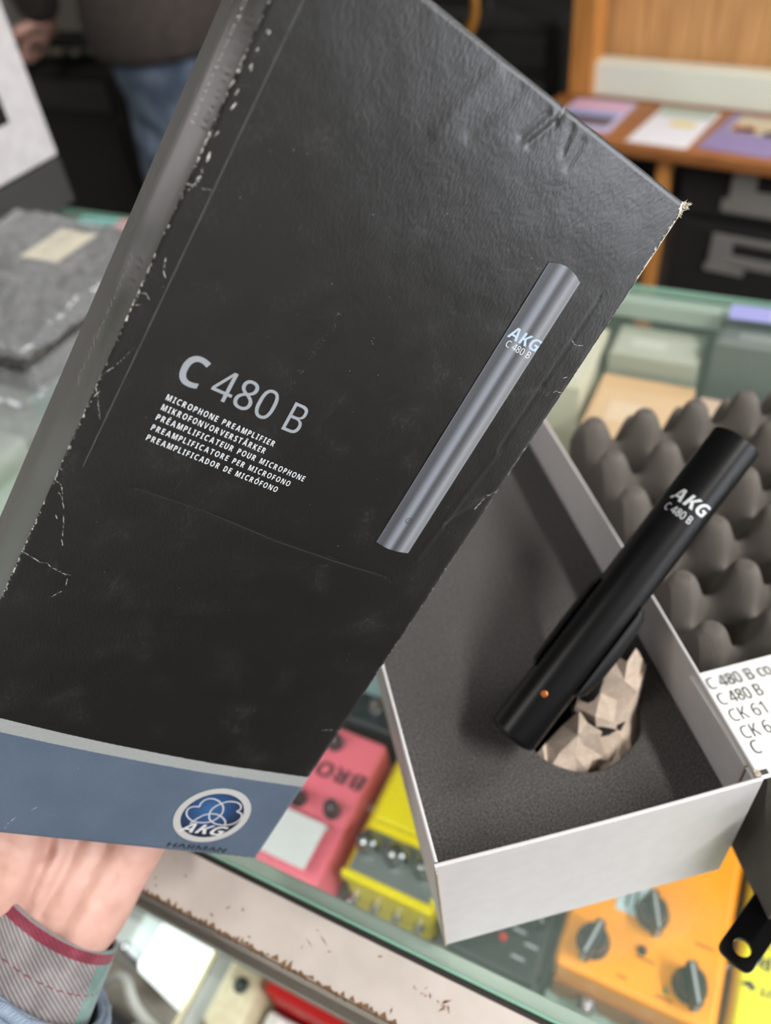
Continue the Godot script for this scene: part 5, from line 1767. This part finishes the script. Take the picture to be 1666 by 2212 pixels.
func photographer() -> void:
	var wrist := Vector3(-0.1679, 0.0326, -0.1364)
	var ydir := Vector3(0.0392, 0.0355, -0.0541).normalized()
	var zc := (Vector3(0, 0.3699, 0) - wrist).normalized()
	var zdir := (zc - ydir * zc.dot(ydir)).normalized()
	zdir = (zdir + ydir * 0.0).normalized()
	var o := thing("person", "left arm in denim jacket and plaid cuff, open hand under the black lid", "person", wrist)
	o.transform = Transform3D(Basis(ydir.cross(zdir).normalized(), ydir, zdir), wrist)
	var V := func(x: float, y: float, z: float) -> Vector3: return Vector3(x, y, z)
	var bones := [
		[V.call(-0.012, -0.26, -0.010), V.call(-0.012, -0.03, -0.002), 0.036, 0.023],
		[V.call(0.012, -0.26, -0.010), V.call(0.013, -0.03, -0.002), 0.036, 0.022],
		[V.call(-0.012, -0.03, -0.002), V.call(-0.014, 0.012, 0.0), 0.023, 0.020],
		[V.call(0.013, -0.03, -0.002), V.call(0.013, 0.012, 0.0), 0.022, 0.019],
		[V.call(-0.013, 0.010, -0.001), V.call(-0.033, 0.094, -0.004), 0.017, 0.0125],
		[V.call(-0.005, 0.010, -0.002), V.call(-0.011, 0.099, -0.007), 0.017, 0.0125],
		[V.call(0.006, 0.010, -0.002), V.call(0.011, 0.095, -0.006), 0.017, 0.0120],
		[V.call(0.014, 0.010, -0.001), V.call(0.031, 0.085, -0.002), 0.016, 0.0115],
		# ball of the thumb, heel of the hand
		[V.call(-0.017, 0.012, 0.009), V.call(-0.037, 0.052, 0.013), 0.0185, 0.0155],
		[V.call(-0.012, 0.024, 0.010), V.call(-0.026, 0.046, 0.014), 0.0150, 0.0125],
		[V.call(0.018, 0.012, 0.006), V.call(0.026, 0.058, 0.004), 0.0155, 0.0125],
		# thumb
		[V.call(-0.039, 0.052, 0.012), V.call(-0.060, 0.082, 0.014), 0.0138, 0.0110],
		[V.call(-0.060, 0.082, 0.014), V.call(-0.069, 0.110, 0.010), 0.0106, 0.0085],
	]
	for q in [[-0.033, 0.094, -0.004, -0.06, [0.043, 0.025, 0.020]], [-0.011, 0.099, -0.007, 0.0, [0.047, 0.029, 0.021]], [0.011, 0.095, -0.006, 0.06, [0.043, 0.027, 0.020]], [0.031, 0.085, -0.002, 0.14, [0.034, 0.020, 0.018]]]:
		var p: Vector3 = V.call(q[0], q[1], q[2])
		var bend := 0.10
		var rr := 0.0102
		for s in 3:
			var d := Vector3(sin(q[3]), cos(q[3]) * cos(bend), sin(bend)).normalized()
			var e: Vector3 = p + d * q[4][s]
			bones.append([p, e, rr, rr - 0.0009])
			p = e
			rr -= 0.0009
			bend += 0.22
	var gr := []
	# creases of the palm and wrist tendons, across the palm side: x, y to x, y, width, depth
	for q in [[-0.004, 0.004, -0.006, 0.030, 0.0030, 0.0017], [-0.006, 0.030, -0.014, 0.058, 0.0028, 0.0018], [-0.014, 0.058, -0.036, 0.080, 0.0028, 0.0016], [0.012, -0.004, 0.015, 0.038, 0.0034, 0.0013], [0.015, 0.038, 0.006, 0.066, 0.0030, 0.0011],
		[0.003, 0.008, 0.004, 0.052, 0.0020, 0.0007], [-0.022, 0.010, -0.034, 0.046, 0.0018, 0.0006], [-0.028, 0.008, -0.042, 0.040, 0.0016, 0.0005], [-0.016, 0.012, -0.026, 0.050, 0.0016, 0.0005], [0.021, 0.020, 0.026, 0.052, 0.0020, 0.0006],
		[-0.034, 0.026, -0.012, 0.020, 0.0012, 0.0004], [-0.036, 0.034, -0.014, 0.030, 0.0012, 0.0004], [-0.030, 0.001, 0.030, -0.006, 0.0020, 0.0009]]:
		gr.append([V.call(q[0], q[1], 0.0), V.call(q[2], q[3], 0.0), q[4], q[5] * 1.7, true])
	part(sdf_mesh(bones, 0.0017, 0.011, gr), "body", M.skin, o)
	# plaid cuff
	var cm := mat(Color.WHITE, 0.95)
	cm.albedo_texture = cuff_texture()
	cm.rim_enabled = true
	cm.rim = 0.4
	var sleeve := func(called: String, m: Material, y0: float, y1: float, ax0: float, az0: float, ax1: float, az1: float, th: float, cx: float, fold: float) -> MeshInstance3D:
		var k := mb()
		var pos := func(u: float, v: float, off: float) -> Vector3:
			var a := TAU * u
			var rip := 1.0 + fold * (sin(a * 3.0 + v * 5.0) * 0.5 + sin(a * 7.0 - v * 11.0) * 0.3) * smoothstep(0.0, 0.3, v)
			return Vector3(cx + cos(a) * (lerpf(ax0, ax1, v) + off) * rip, lerpf(y0, y1, v) + 0.002 * sin(a * 2.0 + 1.0) - 0.36 * cos(a) * ax0, sin(a) * (lerpf(az0, az1, v) + off) * rip - 0.003)
		k.grid(72, 24, func(u, v): return pos.call(u, v, 0.0), false, true)
		k.grid(72, 24, func(u, v): return pos.call(u, v, -th), true, true)
		k.grid(72, 3, func(u, v): return pos.call(u, 0.0, -th * 0.5 + th * 0.5 * cos(PI * v)) + Vector3(0, sin(PI * v) * th * 0.5, 0), true, true)
		return part(k, called, m, o)
	sleeve.call("shirt_cuff", cm, 0.009, -0.090, 0.0385, 0.0300, 0.0440, 0.0375, 0.0022, 0.0, 0.015)
	var kb := mb(Vector3(-0.013, -0.005, 0.0325), Basis(Vector3.RIGHT, PI / 2))
	kb.lathe([Vector2(0, 0.0), Vector2(0.0060, 0.0), Vector2(0.0062, 0.0014), Vector2(0.0050, 0.0026), Vector2(0.0036, 0.0018), Vector2(0, 0.0016)], 24)
	part(kb, "cuff_button", mat(Color(0.60, 0.54, 0.42), 0.25), o)
	sleeve.call("jacket_sleeve", M.denim, -0.016, -0.280, 0.0440, 0.0400, 0.0660, 0.0620, 0.0030, 0.002, 0.03)
	# rolled, frayed hem of the jacket
	var kh := mb()
	var ring := []
	for i in 61:
		var a := TAU * i / 60
		ring.append(Vector3(0.002 + cos(a) * 0.0448, -0.0170 + 0.002 * sin(a * 2.0 + 1.0) - 0.36 * cos(a) * 0.0440 + 0.0006 * sin(a * 23.0), sin(a) * 0.0408 - 0.003))
	kh.tube(ring, 0.0026, 0.0026, 8, false)
	part(kh, "sleeve_hem", M.denim, o)

# ---------------------------------------------------------------- a customer across the counter
func customer() -> void:
	var o := thing("person", "customer in blue jeans and dark jacket standing across the counter", "person", cl(-1.085, FLOOR_Y, -1.46), COUNTER_TURN)
	var V := func(x: float, y: float, z: float) -> Vector3: return Vector3(x, y, z)
	var legs := []
	for s in [-1.0, 1.0]:
		legs.append([V.call(0.0, 0.90, s * 0.085), V.call(-0.03 - s * 0.03, 0.50, s * 0.10), 0.088, 0.060])
		legs.append([V.call(-0.03 - s * 0.03, 0.50, s * 0.10), V.call(0.02 - s * 0.04, 0.09, s * 0.10), 0.058, 0.042])
	var feet := []
	for s in [-1.0, 1.0]:
		feet.append([V.call(0.02 - s * 0.04, 0.05, s * 0.10), V.call(-0.14 - s * 0.04, 0.035, s * 0.115), 0.045, 0.034])
	var arm := [
		[V.call(0.0, 1.41, 0.17), V.call(-0.17, 1.17, 0.25), 0.052, 0.042], [V.call(-0.17, 1.17, 0.25), V.call(-0.250, 0.995, 0.15), 0.040, 0.030],
		[V.call(0.0, 1.41, -0.17), V.call(0.06, 1.12, -0.23), 0.052, 0.042], [V.call(0.06, 1.12, -0.23), V.call(-0.08, 0.92, -0.22), 0.040, 0.030]]
	var torso := [
		[V.call(0.0, 0.93, -0.07), V.call(0.0, 0.93, 0.07), 0.115, 0.115], [V.call(0.0, 0.95, 0.0), V.call(0.01, 1.30, 0.0), 0.130, 0.135],
		[V.call(0.01, 1.30, -0.08), V.call(0.01, 1.30, 0.08), 0.105, 0.105], [V.call(0.0, 1.40, -0.13), V.call(0.0, 1.40, 0.13), 0.065, 0.065]]
	var head := [
		[V.call(0.0, 1.42, 0.0), V.call(-0.02, 1.53, 0.0), 0.058, 0.052], [V.call(-0.03, 1.58, 0.0), V.call(-0.01, 1.67, 0.0), 0.072, 0.085],
		[V.call(-0.085, 1.53, 0.0), V.call(-0.06, 1.62, 0.0), 0.040, 0.050], [V.call(-0.112, 1.595, 0.0), V.call(-0.122, 1.575, 0.0), 0.012, 0.016],
		[V.call(-0.01, 1.60, 0.078), V.call(0.0, 1.63, 0.083), 0.012, 0.014], [V.call(-0.01, 1.60, -0.078), V.call(0.0, 1.63, -0.083), 0.012, 0.014]]
	part(sdf_mesh(legs + torso + arm + head, 0.014, 0.03), "body", M.skin, o)
	var grown := func(bs: Array, r: float) -> Array:
		var a := []
		for b in bs: a.append([b[0], b[1], b[2] + r, b[3] + r])
		return a
	var jb: Array = grown.call(legs, 0.016)
	jb.append([V.call(0.0, 0.90, -0.08), V.call(0.0, 0.90, 0.08), 0.122, 0.122])
	var folds := [[V.call(-0.10, 0.80, 0.17), V.call(0.07, 0.70, 0.19), 0.022, 0.012], [V.call(-0.10, 0.70, 0.17), V.call(0.06, 0.58, 0.18), 0.020, 0.010], [V.call(-0.08, 0.62, 0.17), V.call(0.07, 0.66, 0.18), 0.018, 0.008]]
	part(sdf_mesh(jb, 0.012, 0.03, folds), "jeans", M.jeans, o)
	var cb: Array = grown.call(torso, 0.020) + grown.call(arm, 0.016)
	cb.append([V.call(0.0, 0.955, -0.09), V.call(0.0, 0.955, 0.09), 0.150, 0.150])
	part(sdf_mesh(cb, 0.014, 0.03, [], 0.893), "jacket", M.jacket, o)
	part(sdf_mesh(feet, 0.012, 0.02), "shoes", M.black_plastic, o)
	part(sdf_mesh([[V.call(0.005, 1.66, 0.0), V.call(0.03, 1.62, 0.0), 0.095, 0.085], [V.call(-0.05, 1.70, 0.0), V.call(0.0, 1.71, 0.0), 0.055, 0.07]], 0.012, 0.02), "hair", mat(Color(0.14, 0.10, 0.08), 0.8), o)
	# hand on the amplifier
	var hb := [[V.call(0.065-0.300, 1.000, 0.160), V.call(0.065-0.330, 0.950, 0.135), 0.026, 0.022], [V.call(0.065-0.318, 0.958, 0.150), V.call(0.065-0.345, 0.925, 0.140), 0.020, 0.018], [V.call(0.065-0.325, 0.965, 0.120), V.call(0.065-0.352, 0.930, 0.112), 0.020, 0.017]]
	for i in 4:
		var zz := 0.160 - i * 0.019
		var ln := [0.036, 0.042, 0.040, 0.032][i] as float
		hb.append([V.call(0.065-0.350, 0.928, zz), V.call(0.065-0.350 - ln * 0.8, 0.928 - ln * 0.5, zz + 0.003), 0.0098, 0.0090])
		hb.append([V.call(0.065-0.350 - ln * 0.8, 0.928 - ln * 0.5, zz + 0.003), V.call(0.065-0.350 - ln * 1.2, 0.928 - ln * 1.2, zz + 0.003), 0.0090, 0.0080])
	hb.append([V.call(0.065-0.322, 0.955, 0.168), V.call(0.065-0.350, 0.945, 0.190), 0.012, 0.0105])
	hb.append([V.call(0.065-0.350, 0.945, 0.190), V.call(0.065-0.376, 0.930, 0.194), 0.0105, 0.0090])
	part(sdf_mesh(hb, 0.004, 0.008), "hand", M.skin, o)
